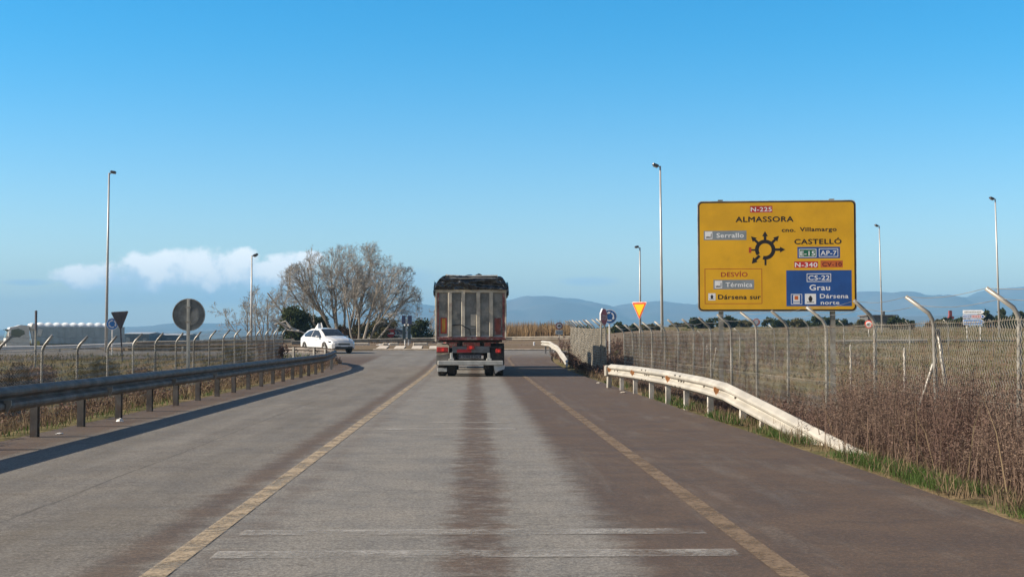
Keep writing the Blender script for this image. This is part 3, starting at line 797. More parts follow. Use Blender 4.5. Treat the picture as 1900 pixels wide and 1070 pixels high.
s = MB(); s.box((0, -.05, (zc+rr)/2-.2), (.09, .05, zc+rr+.35)); s.box((0, -.078, (zc+rr)/2-.2), (.03, .006, zc+rr+.35)); s.build('post', mat('broad steel post', (.46, .46, .43), .5, .3, .12, 2), r0)
s = MB(); s.box((0, -.083, zc+.2), (.14, .008, .04)); s.box((0, -.083, zc-.2), (.14, .008, .04)); s.build('clamp', galv, r0)
# yield sign from behind, leaning
r1 = sign_root(228, 66, R(8), 'dark back of a triangular sign on a thin leaning post', name='give_way_sign')
zc = zloc(596, r1); r1.rotation_euler[1] = R(-4)
MB().plate(rtri(.84, .94, .05, cz=zc), 0, .012).build('sign_plate', signdark, r1)
s = MB(); T_ = rtri(.90, 1.0, .05, cz=zc); s.plate(T_, .013, .02); s.build('rim', mat('pale sign edge', (.45, .45, .46), .5, .3), r1)
s = MB(); s.box((0, -.03, (zc+.4)/2-.1), (.07, .04, zc+.6)); s.build('post', signdark, r1)
# roundabout signs
def roundabout_sign(px, py, Y, rad_px, rz, label, fm=bright_blue, pm=white):
    r = sign_root(px, Y, rz, label, name='roundabout_sign'); z = zloc(py, r); q = rad_px*Y/2400
    MB().plate(circ(0, z, q, 32), 0, .02).build('sign_disc', whitep, r)
    MB().plate(circ(0, z, q*.90, 32), -.006, -.001).build('blue_face', fm, r)
    s = MB()
    for k in range(3):
        a0 = PI/2+.25+k*2*PI/3; a1 = a0+1.35
        s.ring(0, z, q*.46, q*.64, -.01, a0, a1, 10)
        c, sn = math.cos(a0), math.sin(a0); t = (math.sin(a0), -math.cos(a0))
        s.add([(q*.36*c, -.0102, z+q*.36*sn), (q*.75*c, -.0102, z+q*.75*sn), (q*.55*c+t[0]*q*.34, -.0102, z+q*.55*sn+t[1]*q*.34)], [(0, 1, 2)])
    s.build('arrow_ring', whitep, r); postp(r, z, .035, pm, y=.06); return r
roundabout_sign(208, 601, 76, 11, R(6), 'small bright blue roundabout sign on a white post beside the left lamp post')
roundabout_sign(1131, 587, 60, 13.5, R(-4), 'blue roundabout sign half hidden behind the red stop sign', fm=mat('deep blue sheeting', (.01, .10, .32), .45))
# stop sign turned away to the left
st = sign_root(1121, 50.2, R(62), 'dark red octagonal stop sign turned side-on at the end of the fence', name='stop_sign')
zc = zloc(588, st); q = .34
oct_ = circ(0, zc, q*1.06, 8, PI/8)
MB().plate(oct_, 0, .055).build('sign_plate', whitep, st); MB().plate(circ(0, zc, q*.98, 8, PI/8), -.006, -.001).build('red_face', maroon, st)
text('STOP', -q*.76, q*.76, zc-.11, .2, -.011, mat('dull white lettering', (.5, .42, .42), .5), st, bold=.035)
postp(st, zc, .035, galv, y=.13)
# bright yield sign
yv = sign_root(1186.5, 61, R(-28), 'bright yellow give way sign with a red border above the right fence', name='give_way_sign')
zc = zloc(576.5, yv); w = 31*61/2400; h = 34*61/2400
MB().plate(rtri(w, h, .05, cz=zc), 0, .02).build('sign_plate', mat('pink white edge', (.80, .62, .58), .5), yv)
MB().plate(rtri(w*.90, h*.90, .035, cz=zc+.005), -.006, -.001).build('red_border', brightred, yv)
MB().plate(rtri(w*.66, h*.66, .02, cz=zc+.03), -.012, -.007).build('yellow_face', yellowp, yv)
postp(yv, zc, .035, galv, y=.06)
# no-entry style red sign on the island, partly hidden by the rail
ne = sign_root(725, 121, 0, 'small red sign with a white bar standing behind the far guardrail', name='no_entry_sign')
zc = zloc(618, ne); q = .38
MB().plate(circ(0, zc, q, 24), 0, .03).build('sign_disc', redp, ne); rect(-q*.72, zc-.09, q*.72, zc+.07, -.006, whitep, ne, 'white_bar')
MB().plate([(-.52, zc+.30), (.52, zc+.30), (.40, zc+.46), (-.40, zc+.46)], -.01, .03).build('top_board', mat('weathered red board', (.38, .10, .10), .6), ne)
postp(ne, zc, .04, galv, y=.08)
# narrow dark back-to-camera boards on two white posts
tw = sign_root(754.5, 99, 0, 'tall narrow dark blue twin board on two white posts in the roundabout apron', name='twin_board_sign')
sc = 99/2400
zt, zb_ = zloc(585, tw), zloc(629, tw)
for sx_ in (-1, 1):
    x = sx_*4.0*sc
    MB().box((x-.0+sx_*.07, 0, zt-.34), (.30, .05, .66), bev=.01).build('upper_board', mat('navy board', (.035, .05, .12), .5, .1), tw)
    MB().box((x+sx_*.03, 0, (zt-.78+zb_)/2), (.24, .05, (zt-.78-zb_)), bev=.01).build('lower_board', mat('dark teal board', (.02, .045, .06), .5, .1), tw)
    s = MB(); s.tube([(x*.8, .06, -.3), (x*.8, .06, zt-.4)], .05, 8); s.build('post', white, tw)
    s = MB(); s.tube([(x*.8, -.04, zt-.80), (x*.8, -.04, zt-.66)], .055, 8); s.build('clamp', white, tw)
# height-limit style round sign with plate
hs = sign_root(1037.5, 98, 0, 'round dark rimmed sign over a grey plate in front of the reeds', name='round_sign')
zc = zloc(604.5, hs); q = .27
MB().plate(circ(0, zc, q, 24), 0, .03).build('sign_disc', mat('dull red rim', (.13, .03, .05), .5), hs); MB().plate(circ(0, zc, q*.72, 24), -.006, -.001).build('white_face', mat('shaded white', (.42, .45, .50), .5), hs)
MB().plate([(-.12, zc-.05), (.06, zc-.05), (.06, zc-.01), (.12, zc-.01), (.12, zc+.08), (0, zc+.08), (-.04, zc+.04), (-.12, zc+.03)], -.012, -.008).build('lorry_symbol', blk, hs)
MB().box((0, 0, zc-.49), (.56, .03, .34), bev=.01).build('lower_plate', mat('blue grey plate', (.26, .32, .38), .5), hs); text('3,5 t', -.16, .16, zc-.55, .12, -.02, blk, hs)
postp(hs, zc, .04, galv, y=.07)
# speed limit sign far off in the field
sp = sign_root(1612, 118, R(-20), 'small round speed limit sign reading 40 out in the right-hand field', name='speed_limit_sign')
zc = zloc(601, sp); q = .36
MB().plate(circ(0, zc, q, 24), 0, .03).build('sign_disc', brightred, sp); MB().plate(circ(0, zc, q*.74, 24), -.006, -.001).build('white_face', whitep, sp)
text('40', -.16, .16, zc-.12, .24, -.012, blk, sp); postp(sp, zc, .04, white, y=.07)
s3 = sign_root(1404, 97, R(5), 'small pinkish red round sign peeping over the right fence below the yellow board', name='round_sign')
zc = zloc(597, s3); q = .28
MB().plate(circ(0, zc, q, 24), 0, .03).build('sign_disc', mat('sun bleached red', (.62, .20, .16), .5), s3); MB().plate(circ(-.03, zc, q*.62, 24), -.006, -.001).build('white_face', whitep, s3)
postp(s3, zc, .035, white, y=.07)
# stacked arrow boards
ar = sign_root(1806, 104, R(-18), 'stack of three white and blue arrow boards pointing right on two legs', name='arrow_board_sign')
sc = 104/2400
def zpx(py): return zloc(py, ar)
for (x0, x1, p0, p1, m_, lab) in ((-18, 20, 574.5, 581.5, whitep, 'white arrow board'), (-18, 22, 583, 590, bluep, 'blue arrow board with a red strip'), (-18, 21, 591.5, 602, bright_blue, 'blue arrow board')):
    za, zb2 = zpx(p0), zpx(p1); xa, xb = x0*sc, x1*sc; tip = (za-zb2)*.6; t = .04
    bd = MB().plate([(xa, za), (xb-tip, za), (xb, (za+zb2)/2), (xb-tip, zb2), (xa, zb2)], 0, .04).build('arrow_board', whitep, ar); tag(bd, lab)
    if m_ is not whitep:
        MB().plate([(xa+t, za-t), (xb-tip-t, za-t), (xb-t*1.6, (za+zb2)/2), (xb-tip-t, zb2+t), (xa+t, zb2+t)], -.006, -.001).build('board_face', mat('mid blue sheeting', (.05, .14, .40), .5) if m_ is bluep else mat('lighter blue sheeting', (.10, .24, .55), .5), bd)
    cz_ = (za+zb2)/2; s = MB(); rnd = random.Random(int(p0)); xx = xa+.12   # unreadable small lettering: short bars
    while xx < xb-tip-.15:
        w_ = rnd.uniform(.05, .11); s.quad((xx, -.012, cz_-.05), (xx+w_, -.012, cz_-.05), (xx+w_, -.012, cz_+.04), (xx, -.012, cz_+.04)); xx += w_+.04
    if m_ is bluep: rect(-.1, cz_-.1, xb-tip-.2, cz_+.1, -.009, redp, bd, 'red_strip')
    s.build('lettering', greyp if m_ is whitep else whitep, bd)
for x in (-.47, .55): postp(ar, zpx(580), .04, white, x=x, y=.08)

# ------------------------------------------------------------------ lamp posts and a thin pole
def lamp(px, ptop, Y, side, label, pbot=None, kind=0, lean=0.0):
    x = at(px, 629, Y).x; zg = terrain(x, Y); r = empty('street_lamp', (x, Y, zg), 0, label, 'street lamp', 'lamp posts round the junction')
    H = at(px, ptop, Y).z - zg
    s = MB(); s.tube([(0, 0, -.2), (lean*.5, 0, H*.5), (lean, 0, H)], [.105, .08, .055], 10); s.build('pole', lampw, r, smooth=True)
    s = MB(); s.box((0, 0, .01), (.35, .35, .03)); s.box((0, -.1, .9), (.10, .02, .3)); s.build('base_plate', galv, r)
    s = MB(); s.tube([(lean, 0, H-.10), (lean+side*.18, 0, H+.02)], .03, 6); s.build('arm', lampw, r)
    hd = MB()
    L = .42 if kind else .34
    hd.box((lean+side*(.10+L/2), -.02, H+.05), (L, .34, .17), ry=R(side*(-22 if kind else 8)), bev=.04)
    h = hd.build('lamp_head', lamphead, r)
    g_ = MB(); g_.box((lean+side*(.12+L/2), -.02, H-.045-(.03 if kind else 0)), (L*.7, .26, .02), ry=R(side*(-22 if kind else 8))); g_.build('lens', mat('lamp lens', (.45, .47, .48), .2), h)
    return r
lamp(197, 321, 85, 1, 'tallest lamp post on the left, rising beside the white lorry', lean=.06)
lamp(466, 474, 171*.62, 1, 'slim lamp post standing in front of the left bare trees', kind=1)
lamp(1229, 308, 84, -1, 'tallest lamp post on the right, just left of the yellow sign', kind=1, lean=-.09)
lamp(1188, 459, 155*.7, -1, 'short looking lamp post rising behind the yellow give way sign')
lamp(1637, 419, 141, -1, 'lamp post immediately right of the yellow sign, tapering up from the field', kind=1, lean=-.2)
lamp(1855, 369, 111, -1, 'lamp post at the far right beyond the arrow boards', kind=1, lean=-.22)
p = at(67, 576, 62); zg = terrain(p.x, 62)
pr_ = empty('thin_pole', (p.x, 62, zg), label='thin grey pole with a dark top in front of the white lorry', cat='pole')
s = MB(); s.tube([(0, 0, -.2), (0, 0, p.z-zg-.9)], .05, 8); s.build('post', galv, pr_)
s = MB(); s.tube([(0, 0, p.z-zg-.92), (0, 0, p.z-zg)], .06, 8); s.build('dark_sleeve', signdark, pr_)
# small markers
def marker(px, Y, h, w, m, label):
    x = at(px, 629, Y).x; z = terrain(x, Y); s = MB(off=(0, 0, 0)); s.box((0, 0, h/2), (w, w*.6, h), bev=w*.15); s.box((0, -w*.31, h*.78), (w*.7, .01, h*.12))
    return tag(s.build('marker_post', m, loc=(x, Y, z+.1)), label, 'marker post')
marker(991, 96, .50, .12, whitep, 'white marker post on the roundabout apron right of the truck')
marker(1137.5, 58, .42, .2, white, 'stubby white marker post among weeds in the fence gap')
marker(1313, 70, .5, .11, white, 'small white marker post far behind the right fence, low in the field')

# ------------------------------------------------------------------ concrete blocks and litter
concrete = mat('pale concrete', (.42, .39, .34), .85, 0, .12, 5, dirt=((.35, .29, .22), 6, .5, .6), bump=.3)
for i, (px, w, Y, lb) in enumerate(((671, 1.15, 97, 'longest pale concrete block lying just right of the white car'), (715, .38, 97, 'smallest pale concrete block on the island left of the twin board'), (731, .68, 97, 'pale concrete block directly left of the twin board, beside the smallest one'), (780, 1.1, 98, 'long pale concrete block between the twin board and the truck'))):
    x = at(px, 629, Y).x; s = MB(); s.box((0, 0, .16), (w, .3, .30), bev=.05); tag(s.build('concrete_block', concrete, loc=(x, Y, base_z(Y)+.23)), lb, 'block', 'blocks on the roundabout island')
def rag_mesh(name, loc, r, m, label, cat, seed, flat=.5):
    rnd = random.Random(seed); s = MB(); n = 9; rings = 5
    for k in range(rings):
        t = k/(rings-1)
        for i in range(n):
            a = 2*PI*i/n; rr_ = r*math.cos(t*PI/2*.95)*(1+.35*rnd.uniform(-1, 1)); s.v.append((rr_*math.cos(a), rr_*.7*math.sin(a), r*flat*math.sin(t*PI/2)*(1+.3*rnd.uniform(-1, 1))))
    for k in range(rings-1):
        for i in range(n): j = (i+1) % n; s.f.append((k*n+i, k*n+j, (k+1)*n+j, (k+1)*n+i))
    s.f.append(tuple(range((rings-1)*n, rings*n))); return tag(s.build(name, m, loc=loc), label, cat)
rag_mesh('litter', (-5.58, 20.6, .01), .055, white, 'crumpled white litter beside a left guardrail post', 'litter', 2, .8)
rag_mesh('litter', (-5.66, 17.9, .01), .05, white, 'flattened pale litter at the foot of the nearest left guardrail post', 'litter', 5, .3)
rag_mesh('litter', (3.62, 31.3, .01), .09, concrete, 'pale scrap on the shoulder edge near the start of the cream rail', 'litter', 8, .25)
rag_mesh('litter', (3.66, 38, .01), .07, concrete, 'white scrap lying in dry grass just before the cream rail', 'litter', 9, .4)
rag_mesh('plastic_sheet', (at(722, 629, 101).x, 101, .75), .9, white, 'torn white plastic sheet lying behind the concrete blocks', 'plastic sheet', 12, .22)

# ------------------------------------------------------------------ dump truck seen from behind
TY = 45.0
tk = empty('dump_truck', (at(873, 629, TY).x, TY, base_z(TY)), 0, 'dusty grey tipper lorry with a black tarpaulin driving away in the middle lane', 'truck')
body = mat('dusty grey tailgate', (.52, .48, .40), .6, .0, .14, 3, dirt=((.20, .07, .06), 5, .56, .5), bump=.15, bscale=12)
panel = mat('dark tailgate sheet', (.22, .225, .215), .6, .0, .2, 2.5, dirt=((.36, .335, .285), 2, .48, .8))
redworn = mat('worn red paint', (.26, .075, .07), .6, 0, .25, 6, dirt=((.36, .33, .30), 7, .5, .8))
tarp = mat('black tarpaulin', (.016, .020, .026), .2, 0, .3, 5, spec=.8)
alum = mat('dull aluminium', (.50, .51, .49), .42, .4, .1, 4, dirt=((.28, .25, .21), 6, .55, .5))
chas = mat('dirty chassis', (.035, .032, .030), .8, .1, .3, 4, dirt=((.13, .11, .09), 5, .5, .6))
def tx(cx): return (cx-447)/259.3
def tz(cy): return 3.908-cy/259.3
def tb(x0, x1, cy0, cy1, y0, y1, bev=0):
    a, b, c, d = tx(x0), tx(x1), tz(cy1), tz(cy0)
    return MB().box(((a+b)/2, (y0+y1)/2, (c+d)/2), (b-a, y1-y0, d-c), bev=bev)
L = 9.2
# box
s = MB(); s.box((0, L/2+.06, (tz(232)+tz(664))/2), (2.40, L-.06, tz(232)-tz(664))); bx_ = s.build('tipper_body', panel, tk)
for yy in [i*1.05+.5 for i in range(9)]:
    for sx_ in (-1, 1): MB().box((sx_*1.225, yy, 2.15), (.05, .12, 1.62)).build('side_rib', body, tk)
tg = tb(150, 748, 240, 655, .0, .05).build('tailgate', panel, tk)
tb(128, 770, 225, 258, -.07, .05, .012).build('top_rail', body, tk)
tb(128, 768, 655, 684, -.06, .05, .012).build('bottom_rail', redworn, tk)
tb(128, 146, 258, 698, -.065, .05, .01).build('corner_post', body, tk)
tb(146.5, 162, 258, 655, -.05, .05, .01).build('corner_post', redworn, tk)
tb(735, 757, 258, 655, -.05, .05, .01).build('corner_post', redworn, tk)
tb(757.5, 770, 258, 670, -.065, .05, .01).build('corner_post', body, tk)
for a, b in ((245, 280), (365, 398), (500, 535), (617, 650)):
    tb(a, b, 258, 655, -.085, .0, .012).build('tailgate_rib', body, tk)
for a, b, t in ((162, 245, .5), (282, 365, .55), (398, 500, 0), (535, 617, .5), (652, 735, .4)):   # sloping sills full of grit
    MB().add([(tx(a), -.05, tz(655)), (tx(b), -.05, tz(655)), (tx(b), .0, tz(640)), (tx(a), .0, tz(648)), (tx(a), .01, tz(655)), (tx(b), .01, tz(655))], [(0, 1, 2, 3), (0, 3, 4), (1, 5, 2)]).build('grit_sill', alum, tk)
tb(448, 500, 452, 556, -.03, -.002, .01).build('access_plate', body, tk)
s = MB(); s.tube([(tx(285), -.05, tz(552)), (tx(355), -.06, tz(544)), (tx(372), -.10, tz(553)), (tx(440), -.06, tz(588)), (tx(446), -.06, tz(640))], .018, 6); s.build('latch_linkage', blackpl, tk)
s = MB(); s.tube([(tx(452), -.04, tz(575)), (tx(496), -.04, tz(575))], .012, 6); s.build('latch_linkage', alum, tk)
for a, b, m1, m2, lb in ((178, 232, redp, mat('amber plate', (.50, .26, .03), .45), 'amber reflector plate with a red border'), (663, 720, redworn, mat('dull red plate', (.22, .05, .035), .5), 'dull red reflector plate')):
    q = tb(a, b, 484, 624 if a < 300 else 634, -.025, -.004, .006).build('reflector_plate', m1, tk); tag(q, lb)
    tb(a+11, b-11, 490, 614, -.032, -.0255).build('reflector_face', m2, q)
# crumpled tarp over the load
s = MB(); nx2, ny2 = 40, 26; rnd = random.Random(3)
for j in range(ny2+1):
    yy = -.10 + (L+.15)*(j/ny2)**1.5
    for i in range(nx2+1):
        t = i/nx2; xx = lerp(tx(117), tx(788), t)
        e = abs(2*t-1); prof = 3.04+.48*(1-e**9)
        cr = .07*nz(xx*2, yy*2.5, 1, 3)+.06*nz(xx*5, yy*5, 1, 9)
        s.v.append((xx + (.03*nz(yy*3, 7)), yy, prof+cr-(.10 if j == 0 else 0)))
for j in range(ny2):
    for i in range(nx2): a = j*(nx2+1)+i; s.f.append((a, a+1, a+nx2+2, a+nx2+1))
tp = s.build('tarpaulin', tarp, tk, smooth=True)
s = MB()   # rear fall of the tarp, folded
rows = 12
for j in range(rows+1):
    for i in range(nx2*2+1):
        t = i/(nx2*2); xx = lerp(tx(120), tx(786), t); e = abs(2*t-1)
        zt_ = 3.04+.46*(1-e**9); zb2 = tz(232)
        z_ = lerp(zt_, zb2, j/rows)
        yy = -.13 + .14*nz(xx*1.3, z_*9, 1, 5)+.09*nz(xx*5, z_*16, 1, 2) - .05*math.sin(j/rows*PI)
        s.v.append((xx, yy, z_))
for j in range(rows):
    for i in range(nx2*2): a = j*(nx2*2+1)+i; s.f.append((a, a+nx2*2+1, a+nx2*2+2, a+1))
s.build('tarp_fold', tarp, tp, smooth=True)
for sg_ in (-1, 1):   # side skirts of the tarp
    s = MB()
    for j in range(30):
        yy = -.1+(L+.1)*j/29
        for k, zz in enumerate((3.32, 3.10, 2.95, 2.80)): s.v.append((.02+sg_*(1.27+.025*math.sin(j*1.3+k)+.01*k), yy, zz+.03*math.sin(j*2.1)))
    for j in range(29):
        for k in range(3): a = j*4+k; s.f.append((a, a+1, a+5, a+4))
    s.build('tarp_skirt', tarp, tp, smooth=True)
s = MB(); s.tube([(tx(225), -.12, tz(98)), (tx(240), -.14, tz(104)), (tx(400), -.14, tz(112)), (tx(690), -.12, tz(106))], .03, 8); s.build('tarp_roller', alum, tk)
s = MB(); s.tube([(tx(220), -.16, tz(122)), (tx(360), -.22, tz(133)), (tx(520), -.22, tz(128)), (tx(690), -.18, tz(130))], .012, 6); s.build('tarp_cord', alum, tk)
s = MB(); s.tube([(tx(205), -.12, tz(150)), (tx(203), -.10, tz(225))], .012, 6); s.build('tarp_cord', alum, tk)
s = MB(); s.tube([(tx(690), -.15, tz(118)), (tx(748), -.16, tz(205))], .014, 6); s.build('tarp_cord', alum, tk)
# under-structure
s = MB()
for sx_ in (-1, 1): s.box((sx_*.42, L/2+.3, 1.02), (.12, L, .30))
s.box((0, .35, 1.24), (2.2, .12, .10)); s.box((0, 1.6, .9), (1.0, .3, .3)); s.build('chassis', chas, tk)
tb(282, 620, 740, 800, .06, .12, .01).build('light_bar', mat('grey light bar', (.17, .18, .19), .6), tk)
tb(325, 455, 768, 796, .045, .058).build('red_strip', redp, tk)
tb(340, 545, 812, 850, .05, .07, .004).build('number_plate', mat('dusty number plate', (.055, .06, .075), .5), tk)
text('R-3318-BCX', tx(362), tx(530), tz(846), .085, .044, mat('dull plate lettering', (.20, .22, .25), .5), tk)
lampred = emis('lit tail lamp', (1, .04, .02), .14, (.55, .02, .02))
lampdim = mat('red lens', (.45, .03, .03), .25, 0, .1)
def taillamp(a, b, c, d, hot, name='tail_lamp'):
    q = tb(a, b, c, d, -.03, .04, .012).build(name, lampdim, tk)
    s = MB(); x, z = (tx(hot[0])), tz(hot[1]); n = 14; r = hot[2]/259.3
    s.plate(circ(x, z, r, n), -.038, -.031); s.build('lit_bulb', lampred, q)
taillamp(145, 245, 748, 792, (198, 771, 13)); taillamp(675, 722, 760, 800, (700, 782, 11)); taillamp(415, 482, 734, 768, (448, 750, 15), 'brake_lamp')
tb(140, 250, 792, 800, -.02, .04).build('lamp_bracket', chas, tk); tb(625, 740, 740, 758, .0, .05).build('lamp_bracket', chas, tk)
# mud wings
s = MB()
for side, m_ in ((-1, alum), (1, chas)):
    s = MB(); prof_ = [(-.02, .42), (-.03, .75), (.05, 1.02), (.30, 1.16), (.9, 1.16)]
    x0_, x1_ = (tx(140), tx(252)) if side < 0 else (tx(628), tx(752))
    for (yy, zz) in prof_: s.v += [(x0_, yy+.08, zz), (x1_, yy+.08, zz)]
    for (yy, zz) in prof_: s.v += [(x0_, yy+.11, zz-.01), (x1_, yy+.11, zz-.01)]
    m2 = len(prof_)*2
    for i in range(len(prof_)-1):
        s.f.append((2*i, 2*i+1, 2*i+3, 2*i+2)); s.f.append((m2+2*i+1, m2+2*i, m2+2*i+2, m2+2*i+3))
        s.f.append((2*i, 2*i+2, m2+2*i+2, m2+2*i)); s.f.append((2*i+1, m2+2*i+1, m2+2*i+3, 2*i+3))
    o = s.build('mudguard', mat('sunlit grey mudguard', (.24, .22, .19), .7, 0, .2, 4) if side < 0 else chas, tk)  # sunlight put into the left guard's paler colour; right one stays dark
# underrun bumper and brackets
bm_ = tb(153, 740, 868, 910, -.16, -.04, .02).build('underrun_bumper', alum, tk)
for a in (275, 613):
    s = MB(); s.box((tx(a), .0, tz(835)), (.09, .08, .28), bev=.01); s.box((tx(a), -.06, tz(858)), (.18, .12, .07), bev=.01); s.build('bumper_bracket', alum, tk)
tb(150, 236, 935, 968, -.05, -.02, .006).build('mud_flap_weight', alum, tk)
s = MB(); s.add([(tx(655), -.1, tz(905)), (tx(758), -.06, tz(912)), (tx(752), -.1, tz(945)), (tx(700), -.13, tz(962)), (tx(668), -.10, tz(988)), (tx(660), -.11, tz(940)),
               (tx(655), -.07, tz(905)), (tx(758), -.03, tz(912)), (tx(752), -.07, tz(945)), (tx(700), -.10, tz(962)), (tx(668), -.07, tz(988)), (tx(660), -.08, tz(940))],
              [(0, 1, 2, 3, 4, 5), (11, 10, 9, 8, 7, 6)] + [(i, 6+i, 6+(i+1) % 6, (i+1) % 6) for i in range(6)]); tag(s.build('torn_mudflap', alum, tk), 'torn pale mudflap hanging from the right end')
def wheel(x, y, w, r, parent, name='wheel', rimm=None):
    s = MB(); P = [(-.5, .62), (-.5, .93), (-.36, 1.0), (.36, 1.0), (.5, .93), (.5, .62)]; n = 22
    for k in range(n):
        a = 2*PI*k/n
        for (u_, q_) in P: s.v.append((x+u_*w, y+r*q_*math.cos(a), r+r*q_*math.sin(a)))
    m_ = len(P)
    for k in range(n):
        j = (k+1) % n
        for i in range(m_-1): s.f.append((k*m_+i, k*m_+i+1, j*m_+i+1, j*m_+i))
    t = s.build('tyre', rubber, parent, smooth=False)
    s = MB(); v0 = []
    for sgn in (-1, 1):
        for k in range(n): a = 2*PI*k/n; s.v.append((x+sgn*w*.36, y+r*.63*math.cos(a), r+r*.63*math.sin(a)))
    s.f = [tuple(reversed(range(n))), tuple(range(n, 2*n))]+[(k, (k+1) % n, n+(k+1) % n, n+k) for k in range(n)]
    s.tube([(x-w*.46, y, r), (x+w*.46, y, r)], r*.22, 10)
    s.build('rim', rimm or alum, t); return t
for yy in (.72, 2.05, 3.38, 8.6):
    for xx in (-1.0, -.66, .66, 1.0): wheel(xx, yy, .29, .50, tk, rimm=chas)
for xx in (-1.02, 1.02): wheel(xx, 11.4, .3, .5, tk, rimm=chas)
s = MB(); s.box((0, .72, .5), (2.0, .14, .14)); s.box((0, 2.05, .5), (2.0, .14, .14)); s.box((0, 3.38, .5), (2.0, .14, .14)); s.build('axle', chas, tk)
# tractor cab ahead
s = MB(); s.box((0, 11.3, 1.9), (2.36, 2.3, 2.6), bev=.12); s.build('cab', redworn, tk)
s = MB(); s.box((0, 9.9, .85), (.9, 4.5, .3)); s.build('tractor_chassis', chas, tk)
for sx_ in (-1, 1):
    s = MB(); s.box((sx_*1.43, 12.2, 2.35), (.18, .1, .62), bev=.03); s.tube([(sx_*1.2, 12.2, 2.6), (sx_*1.4, 12.2, 2.6)], .02, 6); s.build('mirror', blackpl, tk)
MB().box((tx(774), 1.0, tz(412)), (.03, .25, .48), bev=.01).build('mirror_stand_in', blackpl, tk)  # added black box standing in for the cab mirror seen past the body

# ------------------------------------------------------------------ cars
carwhite = mat('car white paint', (.60, .62, .64), .22, 0, .02, 2, coat=.6)
def make_car(root, paint):
    S = [ # s, bottom, half width low, belt z, belt half width, roof edge z, roof half width
     (0.00, .46, .70, .82, .68, .90, .55), (.06, .34, .80, .92, .78, 1.02, .62), (.30, .26, .87, .97, .85, 1.19, .62), (.62, .24, .89, .98, .87, 1.36, .60), (1.1, .22, .90, .97, .885, 1.46, .60),
     (1.8, .22, .90, .955, .885, 1.50, .60), (2.35, .22, .90, .94, .88, 1.45, .59), (2.85, .22, .90, .93, .87, 1.20, .64), (3.2, .22, .90, .92, .84, .99, .70), (3.6, .23, .89, .88, .82, .93, .66), (3.95, .25, .86, .80, .78, .85, .6), (4.18, .27, .78, .70, .70, .74, .5), (4.30, .34, .64, .60, .6, .62, .4)]
    def lp(x):
        for a, b in zip(S, S[1:]):
            if a[0] <= x <= b[0]: t = (x-a[0])/(b[0]-a[0]); return tuple(lerp(p, q, t) for p, q in zip(a, b))
        return S[-1]
    xs = axis([(0, .3, .1), (.3, 4.0, .12), (4.0, 4.3, .06)]); s = MB()
    wheels = (.78, 3.42); wr = .36
    for x in xs:
        q = lp(x); _, bo, wl_, bz_, wb_, tz_, wr_ = q
        bo2 = bo
        for wx in wheels:
            if abs(x-wx) < wr: bo2 = max(bo2, .33+math.sqrt(max(0, wr**2-(x-wx)**2)))
        half = [(0, bo), (wl_*.72, bo), (wl_*.80, bo2), (wl_*.985, bo2), (wl_, max(bo2+.01, bo+.22)), (wl_, max(bo2+.03, (bo+bz_)/2+.06)), (wb_, bz_), (lerp(wb_, wr_, .5), lerp(bz_, tz_, .5)), (wr_, tz_), (wr_*.8, tz_+.035), (0, tz_+.055)]
        row = [(x, -y_, z_) for y_, z_ in half] + [(x, y_, z_) for y_, z_ in reversed(half[:-1])]
        s.v += row
    n = 21
    for i in range(len(xs)-1):
        for k in range(n-1): s.f.append((i*n+k, i*n+k+1, (i+1)*n+k+1, (i+1)*n+k))
    s.f.append(tuple(range(n))); s.f.append(tuple(reversed(range((len(xs)-1)*n, len(xs)*n))))
    s.build('body', paint, root, smooth=False)
    def side(x, t, y_s, off=.012): # point on greenhouse side at station x, t 0 belt..1 roof
        q = lp(x); return Vector((x, y_s*(lerp(q[4], q[6], t)+off), lerp(q[3], q[5], t)+.004))
    for ys_ in (-1, 1):
        for (pts) in ([(.62, .25), (.62, .52), (1.0, .82), (1.62, .86), (1.62, .06), (.85, .06)], [(1.70, .06), (1.70, .86), (2.25, .84), (2.55, .66), (2.98, .10), (2.9, .05)]):
            P = [side(a, b, ys_) for a, b in pts]; s = MB(); s.add(P, [tuple(range(len(P)))]); s.build('side_window', glassd, root)
        s = MB(); s.box((2.75, ys_*1.0, 1.0), (.14, .20, .14), bev=.03); s.build('wing_mirror', paint, root)
        s = MB(); s.box((2.0, ys_*.90, .27), (2.0, .03, .10), bev=.01); s.build('sill_trim', blackpl, root)
        for hx in (1.35, 2.35): MB().box((hx, ys_*.915, .83), (.20, .02, .03), bev=.005).build('door_handle', alum, root)
        s = MB()
        P = [(4.05, ys_*.80, .72), (4.22, ys_*.60, .66), (4.24, ys_*.58, .57), (3.98, ys_*.86, .63), (3.78, ys_*.875, .72), (3.9, ys_*.84, .745)]
        s.add([(a+.03, b*1.01, c) for a, b, c in P], [tuple(range(6))]); s.build('headlamp', glassd, root)
    # windscreens
    def roofpt(x, f, up=.016): q = lp(x); w = q[6]*f; z = q[5]+ .055 - .02*abs(f) ; return (x, w, z+up)
    for xa, xb, nm in ((2.42, 3.16, 'windscreen'), (.22, .62, 'rear_window')):
        s = MB(); st_ = 5
        for i in range(st_+1):
            x = lerp(xa, xb, i/st_)
            for f_ in (-1.0, -.78, -.3, .3, .78, 1.0): s.v.append(roofpt(x, f_, .016 if abs(f_) < .99 else -.01))
        for i in range(st_):
            for k in range(5): s.f.append((i*6+k, i*6+k+1, (i+1)*6+k+1, (i+1)*6+k))
        s.build(nm, glassd, root)
    s = MB(); s.box((4.27, 0, .54), (.08, .80, .11), bev=.02); s.build('grille', blackpl, root)
    s = MB(); s.box((4.24, 0, .34), (.16, 1.22, .18), bev=.04); s.build('lower_bumper', blackpl, root)
    MB().box((4.33, 0, .44), (.02, .5, .09)).build('number_plate', whitep, root)
